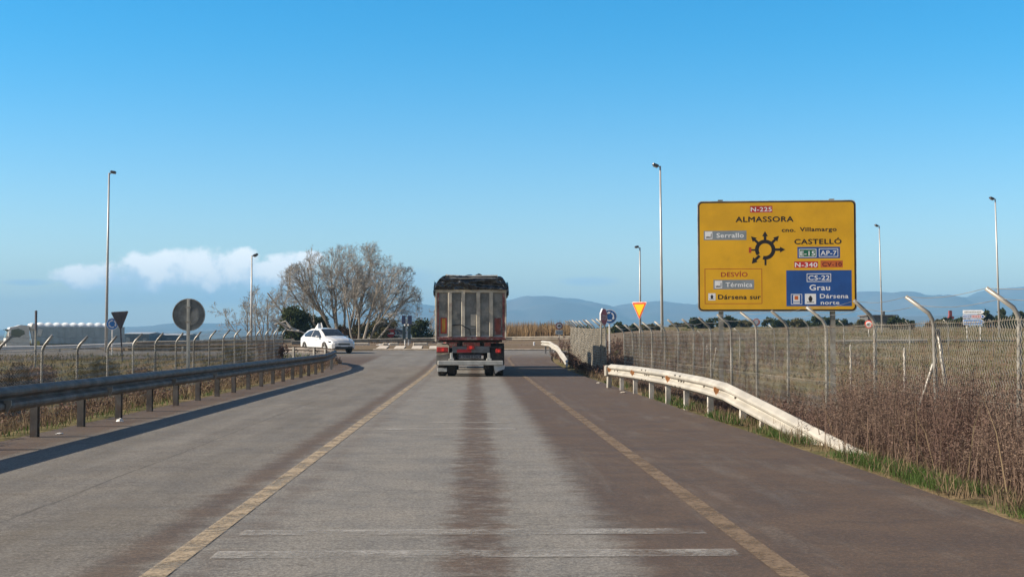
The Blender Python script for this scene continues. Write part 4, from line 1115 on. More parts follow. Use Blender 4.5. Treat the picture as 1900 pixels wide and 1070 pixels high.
    for wx in wheels:
        for ys_ in (-1, 1):
            rt = MB(); P = [(-.10, .6), (-.10, .93), (-.07, 1), (.07, 1), (.10, .93), (.10, .6)]; n_ = 24; r_ = .325; yc = ys_*.80
            for k in range(n_):
                a = 2*PI*k/n_
                for u_, q_ in P: rt.v.append((wx+r_*q_*math.cos(a), yc+u_, .325+r_*q_*math.sin(a)))
            for k in range(n_):
                j = (k+1) % n_
                for i in range(5): rt.f.append((k*6+i, k*6+i+1, j*6+i+1, j*6+i))
            t = rt.build('tyre', rubber, root)
            s = MB()
            for k in range(5):
                a = 2*PI*k/5+.3; s.box((wx+.11*math.cos(a), yc+ys_*.075, .325+.11*math.sin(a)), (.19, .02, .06), ry=-a)
            s.tube([(wx, yc+ys_*.02, .325), (wx, yc+ys_*.09, .325)], .05, 8); s.build('rim', alum, t)
            MB().add([(wx+.21*math.cos(2*PI*k/16), yc+ys_*.04, .325+.21*math.sin(2*PI*k/16)) for k in range(16)], [tuple(range(16))]).build('brake_disc', chas, t)
    s = MB(); s.box((2.0, 0, .5), (3.6, 1.25, .5)); s.build('underbody', blackpl, root)
    return root
CY_ = 80.0
cx_ = at(607, 629, CY_).x
head = R(-56)
d = Vector((math.cos(head), math.sin(head)))
c_ = empty('car', (cx_-d.x*2.1, CY_-d.y*2.1, base_z(CY_)+.0), head, 'white hatchback with a white roof sign driving round the roundabout', 'car')
make_car(c_, carwhite)
s = MB(); s.add([(.75, -.20, 1.44), (1.25, -.20, 1.50), (.98, -.05, 1.84), (.75, .20, 1.44), (1.25, .20, 1.50), (.98, .05, 1.84)], [(0, 1, 2), (5, 4, 3), (0, 3, 4, 1), (1, 4, 5, 2), (2, 5, 3, 0)])
s.build('roof_sign', white, c_)
s = MB(); s.tube([(1.5, 0, 1.52), (1.3, 0, 1.86)], .035, 6); s.build('antenna', white, c_)
# a second car, only its pale roof above the rail
c2_ = empty('car', (at(772, 629, 128).x-.6, 128, .66), R(200), 'pale car mostly hidden beyond the far rail, only its white roof showing', 'car')
make_car(c2_, carwhite); c2_.scale = (1, 1, 1.12)

# ------------------------------------------------------------------ white articulated lorry far left
lo = empty('articulated_lorry', (at(112, 629, 165).x, 165, terrain(at(112, 629, 165).x, 165)), R(26), 'white tipper lorry with pale rolled tarp crossing behind the rail on the far left', 'truck')
lob = mat('lorry trailer side', (.36, .44, .50), .5, .2, .08, 1)
scl = 165/2400
lz = lambda py: at(950, py, 165).z - lo.location.z
H0, H1 = lz(638), lz(606)
def lx_(px): return (px-116)*scl/1.04
s = MB(); s.box(((lx_(66)+lx_(232))/2, 0, (H0+H1)/2), (lx_(232)-lx_(66), 2.5, H1-H0), bev=.05); s.build('trailer_body', lob, lo)
for i in range(15):
    x = lx_(78)+i*.72; MB().box((x, -1.27, (H0+H1)/2), (.07, .05, H1-H0-.1)).build('side_rib', lob, lo)
s = MB(); nseg = 60
for j in range(nseg+1):
    x = lerp(lx_(70), lx_(221), j/nseg); b_ = .16*abs(math.sin(j*.52))
    for k in range(9):
        a = PI*k/8; s.v.append((x+.12*math.sin(a)+(.35 if False else 0), -1.28*math.cos(a), H1-.05+(.42+b_)*math.sin(a)))
for j in range(nseg):
    for k in range(8): a = j*9+k; s.f.append((a, a+1, a+10, a+9))
s.build('rolled_tarp', mat('pale tarp', (.72, .78, .82), .55, 0, .1, 2), lo, smooth=True)
s = MB(); s.box((lx_(66), 0, H1-.1), (1.1, 2.56, .9), bev=.2, ry=R(20)); s.build('front_spoiler', white, lo)
s = MB(); s.box((lx_(64), -.9, (H0+H1)/2-.1), (.35, .4, H1-H0), ry=R(-12), bev=.05); s.box((lx_(76), -1.30, (H0+H1)/2+.35), (.55, .12, .95), bev=.08, ry=R(12)); s.build('front_brace', white, lo)
s = MB(); s.box((lx_(72), -1.2, H0+.1), (.6, .3, .6), bev=.08); s.build('fuel_can', mat('pale yellow can', (.55, .48, .15), .5), lo)
cabz = lz(606)
s = MB()   # cab, side outline extruded then windows
P = [(lx_(17), .55), (lx_(16.5), 1.7), (lx_(20), cabz-.55), (lx_(24), cabz-.12), (lx_(34), cabz), (lx_(42), cabz+.18), (lx_(57), cabz+.1), (lx_(59), .6)]
s.add([(x, -1.24, z) for x, z in P]+[(x, 1.24, z) for x, z in P], [tuple(range(8)), tuple(reversed(range(8, 16)))]+[(i, 8+i, 8+(i+1) % 8, (i+1) % 8) for i in range(8)]); s.build('cab', white, lo)
s = MB(); s.add([(lx_(16.5)-.04, -1.1, 1.8), (lx_(16.5)-.04, 1.1, 1.8), (lx_(20)-.04, 1.05, cabz-.6), (lx_(20)-.04, -1.05, cabz-.6)], [(0, 1, 2, 3)]); s.build('windscreen', glassd, lo)
s = MB(); s.add([(lx_(25), -1.26, 1.85), (lx_(40), -1.26, 1.9), (lx_(50), -1.26, 2.3), (lx_(48), -1.26, 2.7), (lx_(38), -1.26, 2.95), (lx_(26), -1.26, 2.8)], [tuple(range(6))]); s.build('side_window', glassd, lo)
s = MB(); s.box((lx_(22), -1.5, 2.25), (.3, .22, .62), bev=.06); s.build('mirror', white, lo)
s = MB(); s.box((lx_(18.5), 0, cabz-.42), (.5, 2.3, .16)); s.build('sun_visor', glassd, lo)
s = MB(); s.box((lx_(120), 0, .85), (lx_(225)-lx_(18), 1.0, .3)); s.build('chassis', chas, lo)
for wx in (27, 50, 150, 172, 194):
    for ys_ in (-1, 1):
        s = MB(); s.tube([(lx_(wx), ys_*.9, .5), (lx_(wx), ys_*1.22, .5)], .5, 18); s.build('wheel', rubber, lo)

# ------------------------------------------------------------------ low warehouses on the left horizon
whm = mat('blue grey cladding', (.10, .15, .20), .6, .1, .08, .5)
whr = mat('warehouse roof', (.32, .36, .40), .6, .1, .08, .3)
for (a, b, py, Y, lb) in ((230, 276, 619, 260, 'low blue grey warehouse just right of the dark triangular sign back'), (281, 347, 621.5, 270, 'longer low blue grey warehouse just left of the round sign post')):
    x0, x1 = at(a, 629, Y).x, at(b, 629, Y).x; z1 = at(a, py, Y).z; zg = -.6
    r = empty('warehouse', ((x0+x1)/2, Y, zg), label=lb, cat='building', group='low warehouses on the left horizon')
    w = x1-x0; h = z1-zg
    MB().box((0, 6, h/2), (w, 12, h)).build('wall', whm, r)
    s = MB(); s.add([(-w/2-.15, -.2, h), (w/2+.15, -.2, h), (w/2+.15, 6, h+.35), (-w/2-.15, 6, h+.35), (-w/2-.15, 12.2, h), (w/2+.15, 12.2, h)], [(0, 1, 2, 3), (3, 2, 5, 4), (0, 3, 4), (1, 5, 2)]); s.build('roof', whr, r)
    for i in range(3): MB().box((-w/2+w*(i+.5)/3, -.03, 1.2), (w/7, .05, 2.0)).build('shutter_door', mat('shutter grey', (.20, .25, .29), .6), r)
# small dark hut on the right horizon
hx = at(1629, 629, 190); zg = terrain(hx.x, 190)
hr = empty('hut', (hx.x, 190, zg-.9), label='small dark flat roofed hut on the horizon between the yellow sign and the braced post', cat='building')
MB().box((0, 0, 1.3), (4.2, 4, 2.6)).build('wall', mat('dark hut wall', (.10, .10, .10), .8), hr); MB().box((0, 0, 2.68), (4.7, 4.5, .16)).build('roof', mat('hut roof', (.14, .12, .11), .8), hr)
MB().box((-.8, -2.02, 1.3), (.9, .06, 1.0)).build('window', glassd, hr); MB().box((1.0, -2.02, 1.0), (.9, .06, 2.0)).build('door', blackpl, hr)
MB().box((.9, 0, 3.0), (.3, .3, .6)).build('chimney', mat('dark hut wall', (.1, .1, .1)), hr)
tw_ = at(1763, 576, 230); zg = terrain(tw_.x, 230)
rt_ = empty('red_mast', (tw_.x, 230, zg), label='small dark red mast among the trees left of the arrow boards', cat='mast')
H = tw_.z-zg
s = MB(); s.box((0, 0, H/2), (.5, .5, H)); s.build('shaft', mat('dark red mast', (.25, .05, .05), .7), rt_); MB().box((.1, 0, H*.60), (1.1, .5, .5), bev=.1).build('cabin', mat('dark red mast', (.25, .05, .05), .7), rt_)

# ------------------------------------------------------------------ vegetation
def vegmat(name, cols, scale=1.2, fine=14, trans=.25, rough=.9):
    m = bpy.data.materials.new(name); m.use_nodes = True; T = NT(m.node_tree); T.n.clear()
    b = T.node('ShaderNodeBsdfPrincipled'); o = T.node('ShaderNodeOutputMaterial')
    g_ = T.node('ShaderNodeNewGeometry'); pos = g_.outputs['Position']; rnd_ = g_.outputs['Random Per Island']
    n = T.noise(pos, scale, 4, .6)
    c = T.mix(T.ss(n, .36, .64), cols[0], cols[1]); c = T.mix(T.ss(rnd_, .45, 1.0, 0, .75), c, cols[2])
    T.l.new(c, b.inputs['Base Color']); b.inputs['Roughness'].default_value = rough; b.inputs['Specular IOR Level'].default_value = .15
    if trans:
        tr = T.node('ShaderNodeBsdfTranslucent'); T.l.new(c, tr.inputs[0]); mx_ = T.node('ShaderNodeMixShader'); mx_.inputs[0].default_value = trans
        T.l.new(b.outputs[0], mx_.inputs[1]); T.l.new(tr.outputs[0], mx_.inputs[2]); T.l.new(mx_.outputs[0], o.inputs[0])
    else: T.l.new(b.outputs[0], o.inputs[0])
    return m
bark = vegmat('pale bark', ((.26, .235, .20), (.33, .30, .26), (.17, .15, .125)), 2, trans=0)
twigm = vegmat('bare twig', ((.37, .355, .33), (.47, .455, .425), (.27, .25, .225)), 2, trans=0)
darkbark = vegmat('dark bark', ((.09, .07, .055), (.13, .10, .08), (.07, .05, .04)), 2, trans=0)
evergreen = vegmat('evergreen leaf', ((.035, .050, .018), (.060, .075, .028), (.025, .036, .015)), .8)
olive = vegmat('olive scrub leaf', ((.095, .095, .042), (.125, .11, .055), (.055, .055, .025)), 1.0)
rusty = vegmat('rusty scrub leaf', ((.16, .085, .05), (.13, .09, .055), (.20, .12, .07)), 1.2)
weedm = vegmat('dry purple brown weed', ((.150, .098, .082), (.205, .150, .115), (.100, .066, .060)), .9, trans=.2)
stemm = vegmat('straw stem', ((.27, .21, .13), (.20, .145, .09), (.33, .27, .17)), 1.5, trans=.15)
grassm = vegmat('fresh roadside grass', ((.050, .105, .024), (.075, .125, .034), (.11, .13, .05)), 1.8, trans=.3)
fieldm = vegmat('dry field grass', ((.150, .125, .072), (.092, .112, .042), (.18, .140, .090)), .14, trans=.2)
drym = vegmat('straw verge grass', ((.20, .148, .092), (.145, .105, .072), (.25, .20, .125)), .8, trans=.25)
reedm = vegmat('tan reed', ((.27, .185, .10), (.21, .14, .08), (.32, .24, .14)), .5, trans=.2)

def blade(s, x, y, z, h, w, rnd, bend=.35):
    a = rnd.uniform(0, 2*PI); c, sn = math.cos(a)*w/2, math.sin(a)*w/2; la = rnd.uniform(0, 2*PI); l = h*bend*rnd.random(); lx2, ly2 = math.cos(la)*l, math.sin(la)*l
    n = len(s.v)
    s.v += [(x-c, y-sn, z), (x+c, y+sn, z), (x-c*.7+lx2*.4, y-sn*.7+ly2*.4, z+h*.6), (x+c*.7+lx2*.4, y+sn*.7+ly2*.4, z+h*.6), (x+lx2, y+ly2, z+h)]
    s.f += [(n, n+1, n+3, n+2), (n+2, n+3, n+4)]
def tuft(s, x, y, z, h, w, k, rnd, spread=.08, bend=.7):
    for _ in range(k): blade(s, x+rnd.gauss(0, spread), y+rnd.gauss(0, spread), z, h*rnd.uniform(.5, 1.1), w, rnd, bend)
def weed(s, lf_, x, y, z, h, rnd, stems=6, w=.008, leaf=.03, nleaf=16):
    """upright dry weed: wiry stems with side twigs carrying seed heads"""
    for _ in range(stems):
        a = rnd.uniform(0, 2*PI); l = h*rnd.uniform(.05, .45); hh = h*rnd.uniform(.55, 1.1)
        p0 = Vector((x+rnd.gauss(0, .05), y+rnd.gauss(0, .05), z)); p2 = p0+Vector((math.cos(a)*l, math.sin(a)*l, hh)); p1 = p0.lerp(p2, .5)+Vector((0, 0, hh*.06))
        c = Vector((math.cos(a+1.57), math.sin(a+1.57), 0))*w/2
        n = len(s.v); s.v += [tuple(q) for q in (p0-c, p0+c, p1-c*.8, p1+c*.8, p2)]; s.f += [(n, n+1, n+3, n+2), (n+2, n+3, n+4)]
        for k in range(nleaf):
            t = rnd.uniform(.25, 1.0); b = (p0.lerp(p1, t*2) if t < .5 else p1.lerp(p2, t*2-1))
            e = b+Vector((rnd.gauss(0, .4), rnd.gauss(0, .4), rnd.uniform(.1, .8)))*(.16*h*(1.15-t)+.02)
            if k % 3 == 0:
                n = len(s.v); s.v += [tuple(b), tuple(b+Vector((0, 0, w))), tuple(e)]; s.f.append((n, n+1, n+2))
            q = leaf*rnd.uniform(.5, 1.3); u_ = Vector((rnd.gauss(0, 1), rnd.gauss(0, 1), rnd.gauss(0, .7))).normalized()*q; v2 = u_.cross(Vector((rnd.gauss(0, 1), rnd.gauss(0, 1), rnd.gauss(0, 1)))).normalized()*q*.45
            n = len(lf_.v); lf_.v += [tuple(e-u_), tuple(e+v2), tuple(e+u_), tuple(e-v2)]; lf_.f.append((n, n+1, n+2, n+3))
# --- right verge
rnd = random.Random(11)
wst, wlf, wstr = MB(), MB(), MB()
for _ in range(3000):
    Y = 9.3+ (rnd.random()**1.5)*38; X = rnd.uniform(4.1, 7.8)
    edge = 4.45+.25*nz(X, Y, .6, 2) if Y < 14.5 else 4.35
    if X < edge: continue
    if 50 > Y > 20 and X > 6.6 and rnd.random() < .5: continue
    den = nz(X, Y, .5, 8)
    if den < -.30: continue
    z = terrain(X, Y); h = (.86+.75*nz(X, Y, .8, 5)) * (1.0 if Y < 19 else .72 if Y < 25 else .45) * (.6+.4*ss(4.2, 5.2, X))
    if X < 5.5 and Y > 15: h *= .75
    weed(wst, wlf, X, Y, z, max(.2, h), rnd, stems=5 if Y < 24 else 4, w=.009 if Y < 20 else .013, leaf=.0105 if Y < 18 else .018, nleaf=24 if Y < 20 else 15)
for _ in range(60): # taller clumped bushes at the near fence
    Y = rnd.uniform(10.5, 19.5); X = rnd.uniform(4.9, 6.9); z = terrain(X, Y); hh = rnd.uniform(1.05, 1.6)
    for _k in range(7): weed(wst, wlf, X+rnd.gauss(0, .16), Y+rnd.gauss(0, .16), z, hh*rnd.uniform(.7, 1), rnd, stems=6, w=.009, leaf=.011, nleaf=30)
for _ in range(200): # taller straw stems
    Y = 9.5+(rnd.random()**1.4)*22; X = rnd.uniform(4.3, 6.5); z = terrain(X, Y)
    blade(wstr, X, Y, z, rnd.uniform(.5, 1.05), .012, rnd, .7)
for _ in range(560): # straw along the asphalt edge
    Y = 9.0+(rnd.random()**1.3)*42; X = 3.98+abs(rnd.gauss(0, .28))+.08*nz(0, Y, .8); z = terrain(X, Y); tuft(wstr, X, Y, z, rnd.uniform(.08, .26), .008 if Y < 20 else .014, 6, rnd, .06, 1.0)
tag(wst.build('dry_weed_stems', weedm), 'dry stems of the purple brown weeds along the right fence', 'dry weeds', kind='stuff')
tag(wlf.build('dry_weed_heads', weedm), 'small withered leaves and seed heads of the weeds along the right fence', 'dry weeds', kind='stuff')
tag(wstr.build('straw_stalks', drym), 'pale straw stalks along the edge of the right shoulder', 'dry grass', kind='stuff')
gs = MB()
for _ in range(3400):
    Y = 9.0+(rnd.random()**1.3)*32; X = 4.02+abs(rnd.gauss(0, .30))
    if nz(X*.6, Y, .5, 4) < (-.05 if Y < 22 else .12): continue
    z = terrain(X, Y); tuft(gs, X, Y, z-.01, rnd.uniform(.05, .14), .005 if Y < 18 else .012, 12, rnd, .07, 1.0)
tag(gs.build('roadside_grass', grassm), 'green grass patches at the foot of the cream rail and weeds', 'grass', kind='stuff')
# --- gap and far verge vegetation (right)
gv, gvl = MB(), MB()
for _ in range(650):
    Y = rnd.uniform(44, 72); X = rnd.uniform(4.25, 6.6) if Y > 50 else rnd.uniform(4.2, 7.5)
    weed(gv, gvl, X, Y, terrain(X, Y), rnd.uniform(.35, 1.0)*(1 if X > 5.3 else .42), rnd, 5, .022, .045, 12)
for _ in range(300):
    Y = rnd.uniform(50, 95); X = rnd.uniform(6, 16); weed(gv, gvl, X, Y, terrain(X, Y), rnd.uniform(.5, 1.1), rnd, 5, .03, .06, 12)
tag(gv.build('scrub_stems', weedm), 'stems of the brown scrub growing in the gap between the fences', 'scrub', kind='stuff'); tag(gvl.build('scrub_leaves', weedm), 'withered leaves of the brown scrub in the gap between the fences', 'scrub', kind='stuff')
# --- left verge between rail and fence
lv, lvl, lg = MB(), MB(), MB()
for _ in range(2200):
    Y = 12+(rnd.random()**1.2)*50; X = -6.25-abs(rnd.uniform(0, 3.2)); z = terrain(X, Y)
    if rnd.random() < .55: tuft(lv, X, Y, z, rnd.uniform(.12, .34), .012 if Y < 25 else .02, 9, rnd, .10, 1.1)
    else: weed(lv, lvl, X, Y, z, rnd.uniform(.2, .55), rnd, 4, .014, .03, 9)
for _ in range(110):
    Y = 12+(rnd.random()**1.2)*20; X = rnd.uniform(-6.6, -6.1); tuft(lg, X, Y, terrain(X, Y), rnd.uniform(.05, .15), .012, 7, rnd, .08)
tag(lv.build('dry_verge_grass', drym), 'tangled dry grass between the left guardrail and fence', 'dry grass', kind='stuff'); tag(lvl.build('dry_verge_weeds', weedm), 'brown withered weeds between the left guardrail and fence', 'dry weeds', kind='stuff')
tag(lg.build('verge_grass', grassm), 'short green grass behind the left guardrail posts', 'grass', kind='stuff')
# --- fields
fg = MB()
for _ in range(15000):
    Y = 16+(rnd.random()**1.5)*150; X = 6.2+rnd.random()**1.2*(10+Y*.42)
    tuft(fg, X, Y, terrain(X, Y), rnd.uniform(.05, .18)*(1+.8*nz(X, Y, .15)), .02+Y*.0006, 3, rnd, .15, 1.0)
for _ in range(7500):
    Y = 24+rnd.random()**1.2*50; X = -9.5-rnd.random()*(6+Y*.4)
    tuft(fg, X, Y, terrain(X, Y), rnd.uniform(.10, .34), .02+Y*.0005, 3, rnd, .15, 1.0)
tag(fg.build('field_grass', fieldm), 'dry grass covering the fields on both sides of the road', 'grass', kind='stuff')
def shrub_mass(name, label, cat, cx, cy, rx, ry, h, n, m, leaf, seed, kind=None, group=None, z0=None, trunkm=darkbark, wide=.42):
    """shrub: short stems forking into clumps of leaf-sized faces with gaps"""
    rnd = random.Random(seed); zg = terrain(cx, cy) if z0 is None else z0
    r = empty(name, (cx, cy, zg), label=label, cat=cat, group=group) if not kind else None
    lf_ = MB(); st_ = MB()
    ncl = max(9, n//110); cl = []
    for i in range(ncl):
        a = rnd.uniform(0, 2*PI); q = math.sqrt(rnd.random()); zz = rnd.uniform(.12, .9)
        k = math.sqrt(max(.05, 1-(zz-.35)**2/.5)); cl.append((Vector((rx*q*k*math.cos(a), ry*q*k*math.sin(a), h*zz)), rnd.uniform(.6, 1.25)))
        c = cl[-1][0]; st_.tube([(c.x*.1, c.y*.1, -.1), (c.x*.5, c.y*.5, c.z*.45), tuple(c)], [h*.022, h*.014, h*.006], 4, cap=False)
    for i in range(n):
        c, q = cl[i % ncl]; R_ = wide*min(rx, h)*q
        dv = Vector((rnd.gauss(0, 1), rnd.gauss(0, 1), rnd.gauss(0, .8))); dv = dv.normalized()*R_*rnd.random()**.45; p_ = c+dv
        if p_.z < .02: p_.z = rnd.uniform(.02, .2)*h
        u_ = Vector((rnd.gauss(0, 1), rnd.gauss(0, 1), rnd.gauss(0, .8))).normalized()*leaf*rnd.uniform(.6, 1.3); v2 = u_.cross(Vector((rnd.gauss(0, 1), rnd.gauss(0, 1), rnd.gauss(0, 1)))).normalized()*leaf*.5
        k = len(lf_.v); lf_.v += [tuple(p_-u_), tuple(p_+v2), tuple(p_+u_), tuple(p_-v2)]; lf_.f.append((k, k+1, k+2, k+3))
    lf_.build('crown', m, r); st_.build('trunk', trunkm, r)
    return r
def shrub(px, ptop, Y, wpx, label, m, seed, cat='shrub', name='shrub', n=2600, leaf=None, group=None, depth=None):
    x = at(px, 629, Y).x; zg = terrain(x, Y); h = (at(px, ptop, Y).z-zg)/.98; rx = wpx*Y/2400/2
    return shrub_mass(name, label, cat, x, Y, rx*.82, depth or rx*.8, h*.92, n, m, leaf or max(.05, .045*h+Y*.00022), seed, group=group)
# dark shrubs seen through the left fence
shrub(30, 668, 33, 100, 'dark shrub low behind the left fence at the photo edge', vegmat('dark brown scrub leaf', ((.085, .068, .05), (.115, .088, .066), (.06, .05, .035)), 1.0), 3, n=5000, leaf=.05)
shrub(66, 680, 42, 110, 'wide dark brown shrub behind the left fence below the thin pole', weedm, 4, n=4200, leaf=.05)
shrub(182, 668, 52, 100, 'greyish green shrub behind the left fence under the dark triangular sign', olive, 5, n=4000, leaf=.06)
shrub(262, 676, 46, 60, 'small brown shrub behind the left fence left of the round sign', weedm, 6, n=2200, leaf=.05)
shrub(505, 628, 62, 70, 'brown shrub tangled in the far end of the left fence', weedm, 7, n=3000, leaf=.06)
shrub(440, 640, 60, 70, 'olive brown shrub behind the far left fence, left of the white car', olive, 8, n=3000, leaf=.06)
shrub(600, 655, 66, 40, 'little rust brown shrub behind the left rail, below the white car', rusty, 9, n=1300, leaf=.05)
# evergreens and scrub round the bare tree
shrub(547, 566, 118, 68, 'dark evergreen bush left of the white car, under the bare branches', evergreen, 21, n=4200, leaf=.16)
shrub(588, 584, 126, 60, 'second evergreen bush partly behind the bare tree stems', evergreen, 22, n=2600, leaf=.16)
shrub(660, 594, 122, 56, 'rusty brown bush at the foot of the bare tree', rusty, 23, n=2000, leaf=.14)
shrub(715, 586, 126, 62, 'olive brown thicket right of the bare tree behind the red sign', olive, 24, n=3600, leaf=.15)
shrub(775, 588, 132, 60, 'dark thicket between the twin board and the truck', evergreen, 25, n=3000, leaf=.15)
shrub(812, 600, 136, 40, 'dark bush directly behind the left edge of the truck', evergreen, 26, n=1500, leaf=.15)
shrub(632, 602, 124, 46, 'small olive bush low behind the rail beside the bare tree', olive, 27, n=1200, leaf=.14)
shrub(690, 598, 120, 76, 'low tangled olive scrub in front of the bare tree', olive, 28, n=1800, leaf=.13)
shrub(1022, 602, 150, 50, 'rounded green bush behind the round dark rimmed sign', olive, 31, n=2600, leaf=.18)
shrub(1072, 606, 150, 60, 'dark green bush hidden behind the far fence panel', evergreen, 32, n=2200, leaf=.18)
shrub(1158, 600, 150, 60, 'dark green bush between the blue roundabout sign and the yield sign', evergreen, 33, n=2600, leaf=.18)
shrub(1215, 603, 160, 70, 'dull green bush below the tallest right lamp post', olive, 34, n=2600, leaf=.2)
# horizon trees on the right
hz_ = [(1262, 597, 200, 40, 0), (1300, 590, 180, 48, 1), (1345, 586, 190, 46, 1), (1382, 592, 200, 40, 0), (1440, 588, 190, 52, 1), (1482, 590, 180, 40, 0), (1520, 584, 190, 54, 1), (1560, 592, 210, 46, 1), (1603, 590, 190, 34, 0), (1624, 594, 200, 36, 1), (1662, 586, 170, 30, 1), (1684, 587, 172, 26, 1), (1738, 592, 200, 34, 0), (1757, 590, 210, 30, 1), (1782, 588, 200, 34, 1), (1835, 573, 190, 38, 1), (1860, 570, 185, 34, 1), (1888, 576, 180, 36, 1), (1925, 570, 185, 50, 1)]
labs = ['first low olive tree right of the tallest right lamp post', 'dark tree under the left corner of the yellow sign', 'dark tree beside the left leg of the yellow sign', 'olive tree right of the left leg of the yellow sign', 'dark tree under the middle of the yellow sign', 'olive tree under the roundabout diagram side of the yellow sign, near the right leg', 'broad dark tree around the right leg of the yellow sign', 'dark tree under the right corner of the yellow sign', 'olive tree behind the small speed limit sign', 'dark tree behind the flat roofed hut', 'rounded dark tree alone right of the lamp post, the larger of a pair', 'rounded dark tree alone, the right and smaller of a pair', 'low olive tree left of the braced fence post', 'dark tree beside the little red mast', 'dark tree behind the left end of the arrow boards', 'dark tree just right of the arrow boards', 'tall dark tree behind the far right lamp post', 'dark tree right of the far right lamp post', 'dark tree at the right edge of the photo']
for i, ((px, pt, Y, w, kd), lb) in enumerate(zip(hz_, labs)):
    shrub(px, pt+2, Y, w*1.12, lb, evergreen if kd else olive, 50+i, cat='tree', name='horizon_tree', n=1700, leaf=.24, group='dark trees along the right horizon')
# reeds
rs = MB(); rnd = random.Random(31)
for _ in range(6500):
    Y = rnd.uniform(126, 150); x0, x1 = at(935, 629, Y).x, at(1062, 629, Y).x; X = lerp(x0, x1, rnd.random()); z = .7
    blade(rs, X, Y, z, rnd.uniform(1.4, 2.55)*(.95+.25*nz(X, Y, .6)), .07, rnd, .25)
tag(rs.build('reed_bed', reedm), 'tan reeds growing beyond the rail between truck and far fence', 'reeds', kind='stuff')
# thin distant scrub belt that closes the horizon
hb = MB(); rnd = random.Random(37)
for _ in range(9000):
    X = rnd.uniform(-150, 190); Y = rnd.uniform(290, 330); z = terrain(X, Y); h = (1.1+.9*nz(X, 0, .06)+.5*nz(X, 0, .3))*(1.0 if X > -60 else .55)
    if h < .3: continue
    c = Vector((X, Y, z+rnd.random()*h)); u_ = Vector((rnd.gauss(0, 1), rnd.gauss(0, 1), rnd.gauss(0, .5))).normalized()*.5; v2 = u_.cross(Vector((rnd.gauss(0, 1), rnd.gauss(0, 1), rnd.gauss(0, 1)))).normalized()*.3
    k = len(hb.v); hb.v += [tuple(c-u_), tuple(c+v2), tuple(c+u_), tuple(c-v2)]; hb.f.append((k, k+1, k+2, k+3))
tag(hb.build('distant_scrub', olive), 'far low scrub closing the flat horizon', 'scrub', kind='stuff')
# debris on the island
db = MB(); rnd = random.Random(41)
for _ in range(1500):
    a = rnd.uniform(-PI/2-.5, -PI/2+.75); r_ = IR-rnd.uniform(2.8, 9); X, Y = ICX+r_*math.cos(a), ICY+r_*math.sin(a); tuft(db, X, Y, base_z(Y)+.12, rnd.uniform(.08, .32), .04, 5, rnd, .2, 1.2)
for _ in range(900):
    X = rnd.uniform(-24, 9); Y = rnd.uniform(112, 122); tuft(db, X, Y, base_z(Y)+.05, rnd.uniform(.2, .6), .06, 5, rnd, .25, 1.1)
tag(db.build('island_dry_plants', weedm), 'dry plants littering the roundabout island', 'dry plants', kind='stuff')

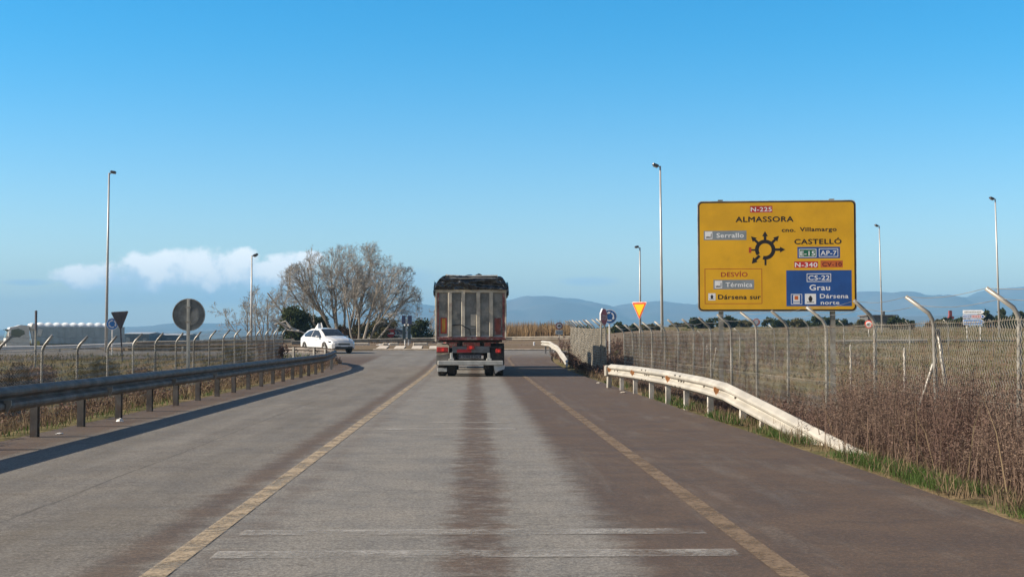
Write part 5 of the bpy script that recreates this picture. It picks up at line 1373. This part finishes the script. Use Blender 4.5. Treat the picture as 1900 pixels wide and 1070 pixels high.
# ------------------------------------------------------------------ bare trees
def bare_tree(px, Y, label, stems, seed, H, spread, l2=8, l3=7, l4=6, l5=3, lean=0.0, tw=.016, env=None, name='bare_tree'):
    rnd = random.Random(seed); x = at(px, 629, Y).x; zg = terrain(x, Y)
    r = empty(name, (x, Y, zg), label=label, cat='tree')
    tr, tg_ = MB(), MB(); cnt = [0]
    def inside(q): return env is None or ((q.x-env[0])/env[1])**2+(q.y/env[1])**2+((q.z-env[2])/env[3])**2 < rnd.uniform(.80, 1.08)+.28*nz(q.x, q.z, .8, seed)
    def branch(p, d, ln, rad, lev):
        segs = 5 if lev < 2 else 3 if lev < 4 else 2
        pts = [p]; dd = d.normalized()
        for i in range(segs):
            up = (.10, .05, .03, .02, .0, .0)[lev]
            dd = (dd+Vector((rnd.gauss(0, .09), rnd.gauss(0, .09), rnd.gauss(0, .05)+up))).normalized(); pts.append(pts[-1]+dd*ln/segs)
        if lev:
            while len(pts) > 1 and not inside(pts[-1]): pts.pop()
            if len(pts) < 2: return
            segs = len(pts)-1
        rads = [max(tw*.6, rad*(1-.62*i/segs)) for i in range(segs+1)]
        (tr if lev < 3 else tg_).tube(pts, rads, 6 if lev < 1 else 4 if lev < 3 else 3, cap=False)
        if lev >= 5: return
        nch = (l2, l3, l4, l5, 2)[lev]
        for k in range(nch):
            t = lerp(.22 if lev else .30, 1.0, (k+rnd.random()*.8)/nch); i = min(segs-1, int(t*segs)); q = pts[i].lerp(pts[i+1], t*segs-i)
            ax = (pts[i+1]-pts[i]).normalized(); side = ax.cross(Vector((rnd.gauss(0, 1), rnd.gauss(0, 1), rnd.gauss(0, 1)))).normalized()
            ang = rnd.uniform(.40, .95); nd = ax*math.cos(ang)+side*math.sin(ang)
            branch(q, nd, ln*(rnd.uniform(.42, .62) if lev else rnd.uniform(.34, .52))*(1.1-.35*t), max(tw, rads[i]*.58), lev+1)
    for k in range(stems):
        f = (k+.5)/stems*2-1; az = rnd.uniform(-.5, .5)
        th = f*spread+rnd.gauss(0, .05)+lean
        d = Vector((math.sin(th), math.sin(az)*.5, math.cos(th)))
        ln = H*rnd.uniform(.82, .98)*(1.0-.06*abs(f))
        branch(Vector((f*.9, rnd.gauss(0, .3), -.1)), d, ln, H*.0155*rnd.uniform(.8, 1.2), 0)
    tr.build('trunk', bark, r); tg_.build('crown', twigm, r)
    return r
bare_tree(638, 122, 'largest bare leafless tree, fan shaped with many stems, behind the white car', 13, 5, 8.9, 1.16, 8, 6, 5, 5, tw=.0085, env=(.5, 7.2, 4.0, 6.0))
bare_tree(672, 118, 'bare leafless tree with forked stems, overlapping the right side of the largest one', 5, 8, 7.4, .8, 6, 6, 5, 3, lean=.30, tw=.009, env=(-.9, 6.4, 3.7, 5.2))
bare_tree(474, 120, 'smaller bare tree behind the slim left lamp post', 5, 9, 4.2, .8, 6, 5, 5, 3, tw=.009)
bare_tree(505, 126, 'bare spindly tree between the slim lamp post and the evergreen bush', 4, 19, 5.6, .6, 6, 5, 5, 3, tw=.009)
bare_tree(785, 134, 'thin bare sapling between the twin board and the truck', 4, 29, 3.6, .7, 5, 4, 3, 2)
# fallen pale limb leaning over the rail
fl = empty('fallen_branch', (at(560, 629, 104).x, 104, base_z(104)), label='pale fallen branch leaning across the rail left of the white car', cat='branch')
s = MB(); sc_ = 104/2400
for pts in (((-55, 32), (-20, 16), (10, 4), (30, -8)), ((-20, 16), (-30, 28), (-52, 22)), ((-5, 10), (-25, 12), (-48, 30)), ((10, 4), (20, 14))):
    s.tube([(a*sc_, i*.1, 1.0+b*sc_) for i, (a, b) in enumerate(pts)], [.10, .08, .06, .04][:len(pts)], 6)
s.build('limb', twigm, fl)

# ------------------------------------------------------------------ haze
hm = bpy.data.materials.new('haze'); hm.use_nodes = True; T = NT(hm.node_tree); T.n.clear()
vp = T.node('ShaderNodeVolumePrincipled'); o = T.node('ShaderNodeOutputMaterial'); T.l.new(vp.outputs[0], o.inputs['Volume'])
vp.inputs['Color'].default_value = (.26, .58, .95, 1); vp.inputs['Density'].default_value = 2.0e-4; vp.inputs['Anisotropy'].default_value = 0.0
hzb = MB(); hzb.box((0, 4600, 150-6), (19000, 10400, 300)); tag(hzb.build('haze', hm), kind='stuff')
scn.cycles.volume_bounces = 0
